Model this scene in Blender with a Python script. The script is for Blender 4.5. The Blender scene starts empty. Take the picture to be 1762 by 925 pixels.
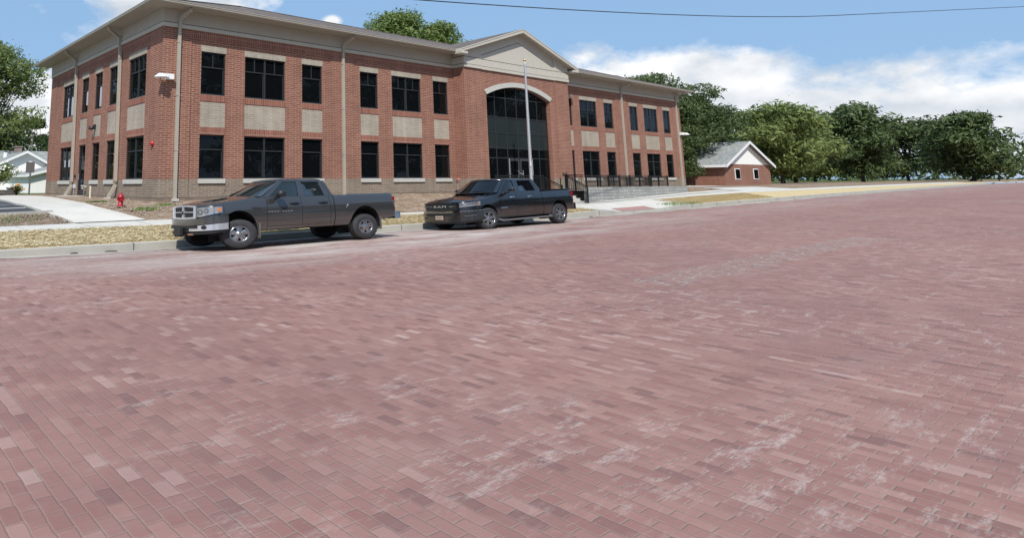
import bpy, bmesh, math, random
import numpy as np
from mathutils import Vector, Matrix
rad = math.radians
sc = bpy.context.scene
COL = sc.collection
rng = np.random.default_rng(7)
random.seed(7)

# ------------------------------------------------------------------ camera
cam_d = bpy.data.cameras.new('camera'); cam = bpy.data.objects.new('camera', cam_d); COL.objects.link(cam)
CAMP = Vector((-11.7092469, -27.5174341, -0.1725184))
YAW, PIT, ROL = 0.651369418, 0.161110255, -0.00660709415
fwd = Vector((math.sin(YAW)*math.cos(PIT), math.cos(YAW)*math.cos(PIT), math.sin(PIT)))
rt = Vector((math.cos(YAW), -math.sin(YAW), 0)); up = rt.cross(fwd)
r2 = math.cos(ROL)*rt + math.sin(ROL)*up; u2 = -math.sin(ROL)*rt + math.cos(ROL)*up
R = Matrix((r2, u2, -fwd)).transposed().to_4x4(); R.translation = CAMP
cam.matrix_world = R
cam_d.sensor_fit = 'HORIZONTAL'; cam_d.sensor_width = 36.0
cam_d.lens = 1105.61/1762*36
cam_d.shift_x = (881-556.96)/1762; cam_d.shift_y = (133.43-462.5)/1762
cam_d.clip_start = 0.1; cam_d.clip_end = 3000
sc.camera = cam

def pix_dir(x, y):
    return (fwd + r2*((x-556.96)/1105.61) - u2*((y-133.43)/1105.61)).normalized()

# ------------------------------------------------------------------ light
SUN = Vector((-0.90, -1.0, 1.5)).normalized()
sun_d = bpy.data.lights.new('sun', 'SUN'); sun_d.energy = 5.0; sun_d.angle = rad(0.53); sun_d.color = (1.0, 0.955, 0.89)
sun = bpy.data.objects.new('sun', sun_d); COL.objects.link(sun)
sun.rotation_euler = SUN.to_track_quat('Z', 'Y').to_euler(); sun.location = (0, 0, 60)

world = bpy.data.worlds.new('World'); sc.world = world; world.use_nodes = True
def build_world():
    nt = world.node_tree; N = nt.nodes; L = nt.links; N.clear()
    out = N.new('ShaderNodeOutputWorld'); bg = N.new('ShaderNodeBackground'); L.new(bg.outputs[0], out.inputs[0])
    sky = N.new('ShaderNodeTexSky'); sky.sky_type = 'NISHITA'; sky.sun_disc = False
    sky.sun_elevation = math.asin(SUN.z); sky.sun_rotation = math.atan2(SUN.x, SUN.y)
    sky.altitude = 200; sky.air_density = 1.0; sky.dust_density = 1.0; sky.ozone_density = 1.6
    bg.inputs[1].default_value = 0.085
    tc = N.new('ShaderNodeTexCoord')
    def vm(op, a, b=None):
        n = N.new('ShaderNodeVectorMath'); n.operation = op
        if isinstance(a, bpy.types.NodeSocket): L.new(a, n.inputs[0])
        else: n.inputs[0].default_value = a
        if b is not None:
            if isinstance(b, bpy.types.NodeSocket): L.new(b, n.inputs[1])
            else: n.inputs[1].default_value = b
        return n
    def ma(op, a, b=0.0, clamp=False):
        n = N.new('ShaderNodeMath'); n.operation = op; n.use_clamp = clamp
        for i, v in enumerate((a, b)):
            if isinstance(v, bpy.types.NodeSocket): L.new(v, n.inputs[i])
            else: n.inputs[i].default_value = v
        return n.outputs[0]
    g = tc.outputs['Generated']
    nz = N.new('ShaderNodeTexNoise'); nz.inputs['Scale'].default_value = 6.5; nz.inputs['Detail'].default_value = 11; nz.inputs['Roughness'].default_value = 0.60
    mp = N.new('ShaderNodeMapping'); mp.inputs['Scale'].default_value = (1, 1, 1.8); mp.inputs['Location'].default_value = (3.1, 1.7, 0.4)
    L.new(g, mp.inputs[0]); L.new(mp.outputs[0], nz.inputs['Vector'])
    # cumulus banks: (photo pixel that looks at the bank, angular radius, weight)
    banks = [((1120, 142), .052, .52), ((1200, 138), .06, .50), ((1055, 152), .045, .42), ((985, 100), .04, .24),
             ((330, -8), .075, .55), ((250, 2), .06, .40), ((425, 4), .03, .3), ((68, 172), .065, .58), ((62, 215), .08, .60), ((20, 235), .08, .50),
             ((572, 36), .012, .42), ((25, 60), .05, .16), ((105, 70), .05, .22), ((1400, 195), .09, .42), ((1660, 180), .09, .38), ((572, 36), .012, .3)]
    acc = None
    for (px, rad_, wt) in banks:
        d = pix_dir(*px)
        s = vm('SUBTRACT', g, tuple(d)); s2 = vm('MULTIPLY', s.outputs[0], (1, 1, 1.75))
        ln = vm('LENGTH', s2.outputs[0]).outputs['Value']
        v = ma('SUBTRACT', 1.0, ma('DIVIDE', ln, rad_*1.9), True)
        v = ma('MULTIPLY', ma('POWER', v, 0.7), wt)
        acc = v if acc is None else ma('MAXIMUM', acc, v)
    # scattered banks elsewhere so reflections have clouds too
    nz2 = N.new('ShaderNodeTexNoise'); nz2.inputs['Scale'].default_value = 1.9; nz2.inputs['Detail'].default_value = 2
    L.new(g, nz2.inputs['Vector'])
    back = vm('DOT_PRODUCT', g, tuple(-fwd)).outputs['Value']
    bk = ma('MULTIPLY', ma('MULTIPLY', ma('ADD', back, 0.15, True), 2.0, True), ma('MULTIPLY', ma('SUBTRACT', nz2.outputs[0], 0.50, True), 2.2))
    acc = ma('MAXIMUM', acc, bk)
    dens = ma('ADD', nz.outputs[0], acc)
    rp = N.new('ShaderNodeValToRGB'); L.new(dens, rp.inputs[0])
    rp.color_ramp.elements[0].position = 0.66; rp.color_ramp.elements[0].color = (0, 0, 0, 1)
    rp.color_ramp.elements[1].position = 0.83; rp.color_ramp.elements[1].color = (1, 1, 1, 1)
    e = rp.color_ramp.elements.new(0.74); e.color = (.40, .40, .40, 1)
    # cloud tone: brighter where dense and lit, greyer in folds
    nz3 = N.new('ShaderNodeTexNoise'); nz3.inputs['Scale'].default_value = 11; nz3.inputs['Detail'].default_value = 6
    off = vm('ADD', mp.outputs[0], (.05, .05, -.06)); L.new(off.outputs[0], nz3.inputs['Vector'])
    tone = N.new('ShaderNodeValToRGB'); L.new(nz3.outputs[0], tone.inputs[0])
    tone.color_ramp.elements[0].position = .32; tone.color_ramp.elements[0].color = (7.2, 7.9, 8.8, 1)
    tone.color_ramp.elements[1].position = .62; tone.color_ramp.elements[1].color = (12.2, 12.3, 12.5, 1)
    # thin veil of haze that lifts the blue
    veil = N.new('ShaderNodeMixRGB'); veil.inputs[0].default_value = 0.75; L.new(sky.outputs[0], veil.inputs[1]); veil.inputs[2].default_value = (4.0, 6.75, 10.6, 1)
    mx = N.new('ShaderNodeMixRGB'); L.new(rp.outputs[0], mx.inputs[0]); L.new(veil.outputs[0], mx.inputs[1]); L.new(tone.outputs[0], mx.inputs[2])
    L.new(mx.outputs[0], bg.inputs[0])
build_world()
sc.view_settings.view_transform = 'Standard'; sc.view_settings.look = 'None'
sc.view_settings.exposure = 0.0; sc.view_settings.gamma = 1.0; sc.view_settings.use_curve_mapping = False
sc.cycles.max_bounces = 6; sc.cycles.glossy_bounces = 3; sc.cycles.diffuse_bounces = 3
sc.cycles.use_denoising = True

# ------------------------------------------------------------------ helpers
class MB:
    def __init__(s): s.v = []; s.f = []; s.m = []; s.uv = []; s.sm = []
    def poly(s, pts, mat=0, uv=None, smooth=False):
        pts = [Vector(p) for p in pts]; b = len(s.v); s.v += [tuple(p) for p in pts]
        s.f.append(tuple(range(b, b+len(pts)))); s.m.append(mat); s.sm.append(smooth)
        if uv is None:
            n = Vector((0, 0, 0))
            for i in range(len(pts)):
                n += pts[i].cross(pts[(i+1) % len(pts)])
            a = [abs(c) for c in n]
            if a[2] >= a[0] and a[2] >= a[1]: uv = [(p.x, p.y) for p in pts]
            elif a[1] >= a[0]: uv = [(p.x, p.z) for p in pts]
            else: uv = [(p.y, p.z) for p in pts]
        s.uv.append(uv)
    def box(s, x0, y0, z0, x1, y1, z1, mat=0):
        x0, x1 = min(x0, x1), max(x0, x1); y0, y1 = min(y0, y1), max(y0, y1); z0, z1 = min(z0, z1), max(z0, z1)
        s.poly([(x0,y0,z0),(x1,y0,z0),(x1,y0,z1),(x0,y0,z1)], mat)
        s.poly([(x1,y1,z0),(x0,y1,z0),(x0,y1,z1),(x1,y1,z1)], mat)
        s.poly([(x0,y1,z0),(x0,y0,z0),(x0,y0,z1),(x0,y1,z1)], mat)
        s.poly([(x1,y0,z0),(x1,y1,z0),(x1,y1,z1),(x1,y0,z1)], mat)
        s.poly([(x0,y0,z1),(x1,y0,z1),(x1,y1,z1),(x0,y1,z1)], mat)
        s.poly([(x0,y1,z0),(x1,y1,z0),(x1,y0,z0),(x0,y0,z0)], mat)
    def tube(s, pts, r, n=8, mat=0, cap=True, smooth=True, square=False, ry=None):
        pts = [Vector(p) for p in pts]; rs = r if isinstance(r, (list, tuple)) else [r]*len(pts)
        rings = []
        for i, p in enumerate(pts):
            t = (pts[min(i+1, len(pts)-1)] - pts[max(i-1, 0)]).normalized()
            a = Vector((0, 0, 1)) if abs(t.z) < .95 else Vector((1, 0, 0))
            x = t.cross(a).normalized(); y = t.cross(x).normalized()
            ring = []
            for k in range(n):
                an = 2*math.pi*(k+.5)/n; q = 1.0
                if square: q = 1/max(abs(math.cos(an)), abs(math.sin(an)))
                ring.append(p + x*(math.cos(an)*rs[i]*q) + y*(math.sin(an)*(ry or rs[i])*q))
            rings.append(ring)
        for i in range(len(rings)-1):
            for k in range(n):
                k2 = (k+1) % n
                s.poly([rings[i][k], rings[i+1][k], rings[i+1][k2], rings[i][k2]], mat, smooth=smooth and not square)
        if cap:
            s.poly(rings[0], mat); s.poly(rings[-1][::-1], mat)
    def grid(s, P, mat=0, smooth=True, flip=False):
        b = len(s.v); nr = len(P); nc = len(P[0])
        for r_ in P: s.v += [tuple(p) for p in r_]
        for i in range(nr-1):
            for j in range(nc-1):
                f = (b+i*nc+j, b+i*nc+j+1, b+(i+1)*nc+j+1, b+(i+1)*nc+j)
                if flip: f = f[::-1]
                s.f.append(f); s.m.append(mat); s.sm.append(smooth); s.uv.append([(s.v[q][0], s.v[q][1]) for q in f])
    def lathe(s, prof, n=28, axis='y', mat=0, c=(0, 0, 0), smooth=True, sx=1.0, mats=None):
        P = []
        for (r, h) in prof:
            row = []
            for k in range(n+1):
                a = 2*math.pi*k/n
                if axis == 'y': row.append((c[0]+math.cos(a)*r*sx, c[1]+h, c[2]+math.sin(a)*r))
                else: row.append((c[0]+math.cos(a)*r*sx, c[1]+math.sin(a)*r, c[2]+h))
            P.append(row)
        s.grid(P, mat, smooth)
    def build(s, name, mats, parent=None, bevel=0, weld=False):
        me = bpy.data.meshes.new(name); me.from_pydata(s.v, [], s.f)
        if not isinstance(mats, (list, tuple)): mats = [mats]
        for m in mats: me.materials.append(m)
        me.polygons.foreach_set('material_index', s.m); me.polygons.foreach_set('use_smooth', s.sm)
        ul = me.uv_layers.new(name='UVMap'); flat = []
        for q in s.uv:
            for a in q: flat += [float(a[0]), float(a[1])]
        ul.data.foreach_set('uv', flat); me.update()
        if weld:
            bm = bmesh.new(); bm.from_mesh(me); bmesh.ops.remove_doubles(bm, verts=bm.verts, dist=1e-4); bmesh.ops.recalc_face_normals(bm, faces=bm.faces); bm.to_mesh(me); bm.free()
        o = bpy.data.objects.new(name, me); COL.objects.link(o)
        if parent: o.parent = parent
        if bevel:
            b = o.modifiers.new('bevel', 'BEVEL'); b.width = bevel; b.segments = 2; b.limit_method = 'ANGLE'
        return o
def tag(o, label=None, cat=None, group=None, kind=None):
    if label: o['label'] = label
    if cat: o['category'] = cat
    if group: o['group'] = group
    if kind: o['kind'] = kind
    return o
def empty(name, loc=(0, 0, 0), rot=(0, 0, 0)):
    o = bpy.data.objects.new(name, None); COL.objects.link(o); o.location = loc; o.rotation_euler = rot; o.empty_display_size = .3
    return o

# ------------------------------------------------------------------ materials
def mat_base(name):
    m = bpy.data.materials.new(name); m.use_nodes = True; nt = m.node_tree
    return m, nt, nt.nodes, nt.links, nt.nodes['Principled BSDF']
def PM(name, col, rough=.6, metal=0.0, var=.0, vscale=3.0, bump=0.0, bscale=20, spec=.5, coat=0.0, col2=None, detail=4):
    m, nt, N, L, b = mat_base(name)
    b.inputs['Base Color'].default_value = (*col, 1); b.inputs['Roughness'].default_value = rough; b.inputs['Metallic'].default_value = metal
    b.inputs['Specular IOR Level'].default_value = spec; b.inputs['Coat Weight'].default_value = coat; b.inputs['Coat Roughness'].default_value = .04
    geo = N.new('ShaderNodeNewGeometry')
    if var or col2:
        nz = N.new('ShaderNodeTexNoise'); nz.inputs['Scale'].default_value = vscale; nz.inputs['Detail'].default_value = detail; L.new(geo.outputs['Position'], nz.inputs['Vector'])
        rp = N.new('ShaderNodeValToRGB'); L.new(nz.outputs[0], rp.inputs[0]); rp.color_ramp.elements[0].position = .33; rp.color_ramp.elements[1].position = .67
        c2 = col2 or tuple(c*(1+var) for c in col); c1 = col if col2 else tuple(c*(1-var) for c in col)
        rp.color_ramp.elements[0].color = (*c1, 1); rp.color_ramp.elements[1].color = (*c2, 1); L.new(rp.outputs[0], b.inputs['Base Color'])
    if bump:
        n2 = N.new('ShaderNodeTexNoise'); n2.inputs['Scale'].default_value = bscale; n2.inputs['Detail'].default_value = 3; L.new(geo.outputs['Position'], n2.inputs['Vector'])
        bp = N.new('ShaderNodeBump'); bp.inputs['Strength'].default_value = bump; bp.inputs['Distance'].default_value = .02; L.new(n2.outputs[0], bp.inputs['Height']); L.new(bp.outputs[0], b.inputs['Normal'])
    return m
def BRICK(name, c1, c2, mort, bw=.38, rh=.1, ms=.011, off=.5, var=.12, rough=.85, swap=False, shift=(0, 0), spec=.25, bumpd=.006):
    m, nt, N, L, b = mat_base(name)
    uv = N.new('ShaderNodeUVMap'); sep = N.new('ShaderNodeMapping'); L.new(uv.outputs[0], sep.inputs[0])
    sep.inputs['Location'].default_value = (shift[0], shift[1], 0)
    if swap: sep.inputs['Rotation'].default_value = (0, 0, math.pi/2)
    br = N.new('ShaderNodeTexBrick'); L.new(sep.outputs[0], br.inputs['Vector'])
    br.inputs['Scale'].default_value = 1; br.inputs['Brick Width'].default_value = bw; br.inputs['Row Height'].default_value = rh
    br.inputs['Mortar Size'].default_value = ms; br.inputs['Mortar Smooth'].default_value = .15; br.offset = off; br.inputs['Bias'].default_value = 0.0
    br.inputs['Color1'].default_value = (*c1, 1); br.inputs['Color2'].default_value = (*c2, 1); br.inputs['Mortar'].default_value = (*mort, 1)
    nz = N.new('ShaderNodeTexNoise'); nz.inputs['Scale'].default_value = .55; nz.inputs['Detail'].default_value = 5; nz.inputs['Roughness'].default_value = .65
    geo = N.new('ShaderNodeNewGeometry'); L.new(geo.outputs['Position'], nz.inputs['Vector'])
    mr = N.new('ShaderNodeMapRange'); L.new(nz.outputs[0], mr.inputs[0]); mr.inputs[1].default_value = .3; mr.inputs[2].default_value = .7; mr.inputs[3].default_value = 1-var; mr.inputs[4].default_value = 1+var
    mu = N.new('ShaderNodeVectorMath'); mu.operation = 'SCALE'; L.new(br.outputs[0], mu.inputs[0]); L.new(mr.outputs[0], mu.inputs['Scale'])
    st = N.new('ShaderNodeTexNoise'); st.inputs['Scale'].default_value = 1.0; st.inputs['Detail'].default_value = 6; sm = N.new('ShaderNodeMapping'); sm.inputs['Scale'].default_value = (3.2, 3.2, .22)
    L.new(geo.outputs['Position'], sm.inputs[0]); L.new(sm.outputs[0], st.inputs['Vector']); sr_ = N.new('ShaderNodeMapRange'); L.new(st.outputs[0], sr_.inputs[0]); sr_.inputs[1].default_value = .35; sr_.inputs[2].default_value = .65; sr_.inputs[3].default_value = 1-var*.7; sr_.inputs[4].default_value = 1+var*.5
    mu2 = N.new('ShaderNodeVectorMath'); mu2.operation = 'SCALE'; L.new(mu.outputs[0], mu2.inputs[0]); L.new(sr_.outputs[0], mu2.inputs['Scale'])
    L.new(mu2.outputs[0], b.inputs['Base Color'])
    b.inputs['Roughness'].default_value = rough; b.inputs['Specular IOR Level'].default_value = spec
    bp = N.new('ShaderNodeBump'); bp.inputs['Strength'].default_value = .5; bp.inputs['Distance'].default_value = bumpd; bp.invert = True
    L.new(br.outputs['Fac'], bp.inputs['Height']); L.new(bp.outputs[0], b.inputs['Normal'])
    return m
M = {}
M['brick'] = BRICK('red_brick', (.190, .070, .046), (.250, .105, .071), (.375, .27, .215))
M['brick_dk'] = BRICK('red_brick_soldier', (.205, .066, .043), (.268, .102, .068), (.36, .27, .22), bw=.36, rh=.105, ms=.010, off=0, swap=True)
M['tan'] = BRICK('tan_brick', (.295, .25, .198), (.345, .298, .24), (.44, .395, .34), ms=.010)
M['tan_s'] = BRICK('tan_soldier', (.29, .26, .21), (.345, .31, .255), (.42, .39, .34), bw=.31, rh=.105, ms=.009, off=0, swap=True)
M['base'] = BRICK('brown_base_brick', (.18, .14, .105), (.23, .18, .14), (.35, .30, .25), ms=.010)
M['found'] = PM('foundation', (.20, .15, .115), .9, var=.15, bump=.3)
M['stone'] = PM('cast_stone', (.46, .45, .415), .8, var=.05, vscale=6, bump=.1)
M['frieze'] = PM('frieze_stucco', (.40, .37, .32), .85, var=.03, vscale=2, bump=.15, bscale=60)
M['band'] = PM('trim_band', (.475, .45, .39), .8, var=.03)
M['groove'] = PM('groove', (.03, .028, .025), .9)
M['soffit'] = PM('soffit', (.34, .31, .265), .7, var=.04, vscale=4)
M['gutter'] = PM('gutter_metal', (.34, .31, .26), .45, var=.05, vscale=2)
M['spout'] = PM('downspout_metal', (.37, .335, .28), .45, var=.04)
M['shingle'] = BRICK('roof_shingles', (.11, .09, .08), (.19, .16, .145), (.06, .053, .05), bw=.30, rh=.14, ms=.012, var=.2, rough=.95)
M['frame'] = PM('window_frame', (.020, .021, .024), .5, var=.1)
M['door'] = PM('door_metal', (.045, .047, .05), .35)
M['spandrel'] = PM('spandrel_glass', (.022, .029, .030), .12, spec=.3, var=.1, vscale=.8)
def GLASS(name, col=(.004, .005, .006), rough=.015, wav=.006, spec=.22):
    m, nt, N, L, b = mat_base(name)
    b.inputs['Base Color'].default_value = (*col, 1); b.inputs['Roughness'].default_value = rough; b.inputs['Specular IOR Level'].default_value = spec
    geo = N.new('ShaderNodeNewGeometry'); nz = N.new('ShaderNodeTexNoise'); nz.inputs['Scale'].default_value = 1.1; nz.inputs['Detail'].default_value = 1; L.new(geo.outputs['Position'], nz.inputs['Vector'])
    bp = N.new('ShaderNodeBump'); bp.inputs['Strength'].default_value = .35; bp.inputs['Distance'].default_value = wav*3; L.new(nz.outputs[0], bp.inputs['Height']); L.new(bp.outputs[0], b.inputs['Normal'])
    return m
M['glass'] = GLASS('window_glass')
M['conc'] = PM('concrete', (.46, .445, .41), .85, var=.07, vscale=1.5, bump=.15, bscale=40)
M['kerb'] = PM('kerb_concrete', (.36, .345, .305), .85, var=.09, vscale=1.1, bump=.2, bscale=30)
M['block'] = BRICK('split_face_block', (.25, .255, .25), (.325, .325, .315), (.16, .16, .155), bw=.62, rh=.21, ms=.016, var=.12, rough=.95, bumpd=.02)
M['black'] = PM('black_rail_paint', (.012, .012, .013), .35)
M['white'] = PM('white_paint', (.78, .78, .78), .5)
M['asphalt'] = PM('asphalt', (.045, .048, .055), .9, var=.15, vscale=20)
M['line'] = PM('painted_line', (.70, .70, .68), .7)
M['alu'] = PM('aluminium_pole', (.62, .63, .65), .32, metal=.75)
M['gold'] = PM('gold_ball', (.75, .52, .22), .25, metal=1.0)
M['red'] = PM('hydrant_red', (.34, .014, .020), .4, var=.1)
M['straw'] = PM('straw', (.62, .51, .30), .9, col2=(.76, .67, .46), vscale=9)
M['bark'] = PM('bark', (.085, .065, .05), .95, var=.3, vscale=8, bump=.5)
M['rock'] = PM('rubble', (.22, .165, .13), .95, col2=(.36, .29, .23), vscale=14)
M['grass'] = PM('weeds', (.10, .16, .035), .8, col2=(.17, .24, .07), vscale=10)
M['siding'] = BRICK('white_siding', (.86, .85, .82), (.87, .86, .83), (.70, .69, .67), bw=30, rh=.17, ms=.012, off=0, var=.02)
M['groof'] = BRICK('grey_green_shingles', (.22, .235, .23), (.33, .345, .335), (.17, .18, .18), bw=.35, rh=.2, ms=.015, var=.1)
def leafmat(name, dark, light, tr=.25):
    m, nt, N, L, b = mat_base(name)
    geo = N.new('ShaderNodeNewGeometry'); nz = N.new('ShaderNodeTexNoise'); nz.inputs['Scale'].default_value = 1.3; nz.inputs['Detail'].default_value = 3; L.new(geo.outputs['Position'], nz.inputs['Vector'])
    ad = N.new('ShaderNodeMath'); ad.operation = 'MULTIPLY_ADD'; L.new(geo.outputs['Random Per Island'], ad.inputs[0]); ad.inputs[1].default_value = .5; L.new(nz.outputs[0], ad.inputs[2])
    rp = N.new('ShaderNodeValToRGB'); L.new(ad.outputs[0], rp.inputs[0]); rp.color_ramp.elements[0].position = .4; rp.color_ramp.elements[1].position = 1.05
    rp.color_ramp.elements[0].color = (*dark, 1); rp.color_ramp.elements[1].color = (*light, 1); L.new(rp.outputs[0], b.inputs['Base Color'])
    b.inputs['Roughness'].default_value = .55; b.inputs['Specular IOR Level'].default_value = .3
    t = N.new('ShaderNodeBsdfTranslucent'); L.new(rp.outputs[0], t.inputs[0]); mx = N.new('ShaderNodeMixShader'); mx.inputs[0].default_value = tr
    L.new(b.outputs[0], mx.inputs[1]); L.new(t.outputs[0], mx.inputs[2]); L.new(mx.outputs[0], N['Material Output'].inputs[0])
    return m
M['leafA'] = leafmat('leaf_maple', (.09, .13, .034), (.25, .30, .10), .4)
M['leafB'] = leafmat('leaf_bright', (.075, .115, .025), (.22, .29, .085), .35)
M['leafC'] = leafmat('leaf_dark', (.035, .055, .018), (.10, .14, .045), .2)

def road_mat():
    m, nt, N, L, b = mat_base('brick_paving')
    geo = N.new('ShaderNodeNewGeometry'); wob = N.new('ShaderNodeTexNoise'); wob.inputs['Scale'].default_value = 7; wob.inputs['Detail'].default_value = 3; L.new(geo.outputs['Position'], wob.inputs['Vector'])
    wb_ = N.new('ShaderNodeVectorMath'); wb_.operation = 'MULTIPLY_ADD'; L.new(wob.outputs['Color'], wb_.inputs[0]); wb_.inputs[1].default_value = (.022, .022, 0); L.new(geo.outputs['Position'], wb_.inputs[2])
    uv = N.new('ShaderNodeMapping'); L.new(wb_.outputs[0], uv.inputs[0]); uv.inputs['Rotation'].default_value = (0, 0, math.pi/2)
    br = N.new('ShaderNodeTexBrick'); L.new(uv.outputs[0], br.inputs['Vector']); br.inputs['Scale'].default_value = 1
    br.inputs['Brick Width'].default_value = .215; br.inputs['Row Height'].default_value = .10; br.inputs['Mortar Size'].default_value = .009; br.inputs['Mortar Smooth'].default_value = .8
    br.inputs['Color1'].default_value = (.235, .115, .098, 1); br.inputs['Color2'].default_value = (.325, .180, .152, 1); br.inputs['Mortar'].default_value = (.255, .185, .155, 1)
    def noise(sc_, det, vec=None, sx=None, rough=.6):
        n = N.new('ShaderNodeTexNoise'); n.inputs['Scale'].default_value = sc_; n.inputs['Detail'].default_value = det; n.inputs['Roughness'].default_value = rough
        if sx:
            mp = N.new('ShaderNodeMapping'); mp.inputs['Scale'].default_value = sx; L.new(geo.outputs['Position'], mp.inputs[0]); L.new(mp.outputs[0], n.inputs['Vector'])
        else: L.new(geo.outputs['Position'], n.inputs['Vector'])
        return n.outputs[0]
    def mr(v, a, b_, c, d):
        n = N.new('ShaderNodeMapRange'); L.new(v, n.inputs[0])
        for i, q in enumerate((a, b_, c, d)): n.inputs[i+1].default_value = q
        return n.outputs[0]
    def mth(op, a, b_):
        n = N.new('ShaderNodeMath'); n.operation = op; n.use_clamp = True
        for i, v in enumerate((a, b_)):
            if isinstance(v, bpy.types.NodeSocket): L.new(v, n.inputs[i])
            else: n.inputs[i].default_value = v
        return n.outputs[0]
    def mix(f, a, bcol):
        n = N.new('ShaderNodeMixRGB'); L.new(f, n.inputs[0])
        if isinstance(a, bpy.types.NodeSocket): L.new(a, n.inputs[1])
        if isinstance(bcol, bpy.types.NodeSocket): L.new(bcol, n.inputs[2])
        else: n.inputs[2].default_value = (*bcol, 1)
        return n.outputs[0]
    sep = N.new('ShaderNodeSeparateXYZ'); L.new(geo.outputs['Position'], sep.inputs[0])
    c = br.outputs[0]
    # broad darker and purplish areas, tyre-polished bands
    c = mix(mr(noise(.22, 4), .42, .62, 0, .55), c, (.215, .118, .105))
    c = mix(mr(noise(.9, 5), .5, .72, 0, .45), c, (.34, .205, .17))
    c = mix(mr(noise(.5, 5, sx=(.35, 1.6, 1)), .55, .75, 0, .45), c, (.275, .195, .175))
    # single pale, chipped or limed bricks
    wn = N.new('ShaderNodeTexBrick'); L.new(uv.outputs[0], wn.inputs['Vector']); wn.inputs['Scale'].default_value = 1; wn.inputs['Mortar Size'].default_value = 0
    wn.inputs['Brick Width'].default_value = .215; wn.inputs['Row Height'].default_value = .10; wn.inputs['Color1'].default_value = (0, 0, 0, 1); wn.inputs['Color2'].default_value = (1, 1, 1, 1)
    pale = mth('MULTIPLY', mr(wn.outputs[0], .90, 1.0, 0, 1), mr(noise(.35, 3), .44, .64, .04, .38))
    c = mix(pale, c, (.50, .41, .37))
    dk = mr(wn.outputs[0], .07, .02, 0, .4); c = mix(dk, c, (.14, .085, .08))
    # lime and mortar dust along the parking side, dragged lengthwise
    dustY = mth('MULTIPLY', mr(sep.outputs['Y'], -16.5, -12.5, 0, 1), mr(sep.outputs['X'], 24, 8, .25, 1))
    dustX = mr(sep.outputs['X'], -9, -2.5, .25, 1)
    dn = mr(noise(.8, 7, sx=(.30, 1.2, 1), rough=.7), .36, .60, 0, 1)
    dust = mth('MULTIPLY', mth('MULTIPLY', dustY, dustX), dn)
    c = mix(mth('MULTIPLY', dust, .88), c, (.50, .45, .41))
    st = mth('MULTIPLY', mr(noise(3.4, 10, sx=(.55, 1.7, 1), rough=.85), .53, .66, 0, .75), mr(noise(.30, 3), .42, .60, .15, 1)); c = mix(st, c, (.47, .40, .36)); s2 = mr(noise(3.5, 9, sx=(.35, 2.0, 1), rough=.8), .42, .30, 0, .5); c = mix(s2, c, (.15, .085, .08))
    L.new(c, b.inputs['Base Color']); b.inputs['Roughness'].default_value = .82; b.inputs['Specular IOR Level'].default_value = .25
    bp = N.new('ShaderNodeBump'); bp.inputs['Strength'].default_value = .5; bp.inputs['Distance'].default_value = .008; bp.invert = True
    hh = N.new('ShaderNodeMath'); hh.operation = 'MULTIPLY_ADD'; L.new(noise(1.1, 6, rough=.65), hh.inputs[0]); hh.inputs[1].default_value = -5.0; L.new(br.outputs['Fac'], hh.inputs[2])
    h2 = N.new('ShaderNodeMath'); h2.operation = 'MULTIPLY_ADD'; L.new(wn.outputs[0], h2.inputs[0]); h2.inputs[1].default_value = .5; L.new(hh.outputs[0], h2.inputs[2])
    L.new(h2.outputs[0], bp.inputs['Height']); L.new(bp.outputs[0], b.inputs['Normal'])
    return m
M['road'] = road_mat()
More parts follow.
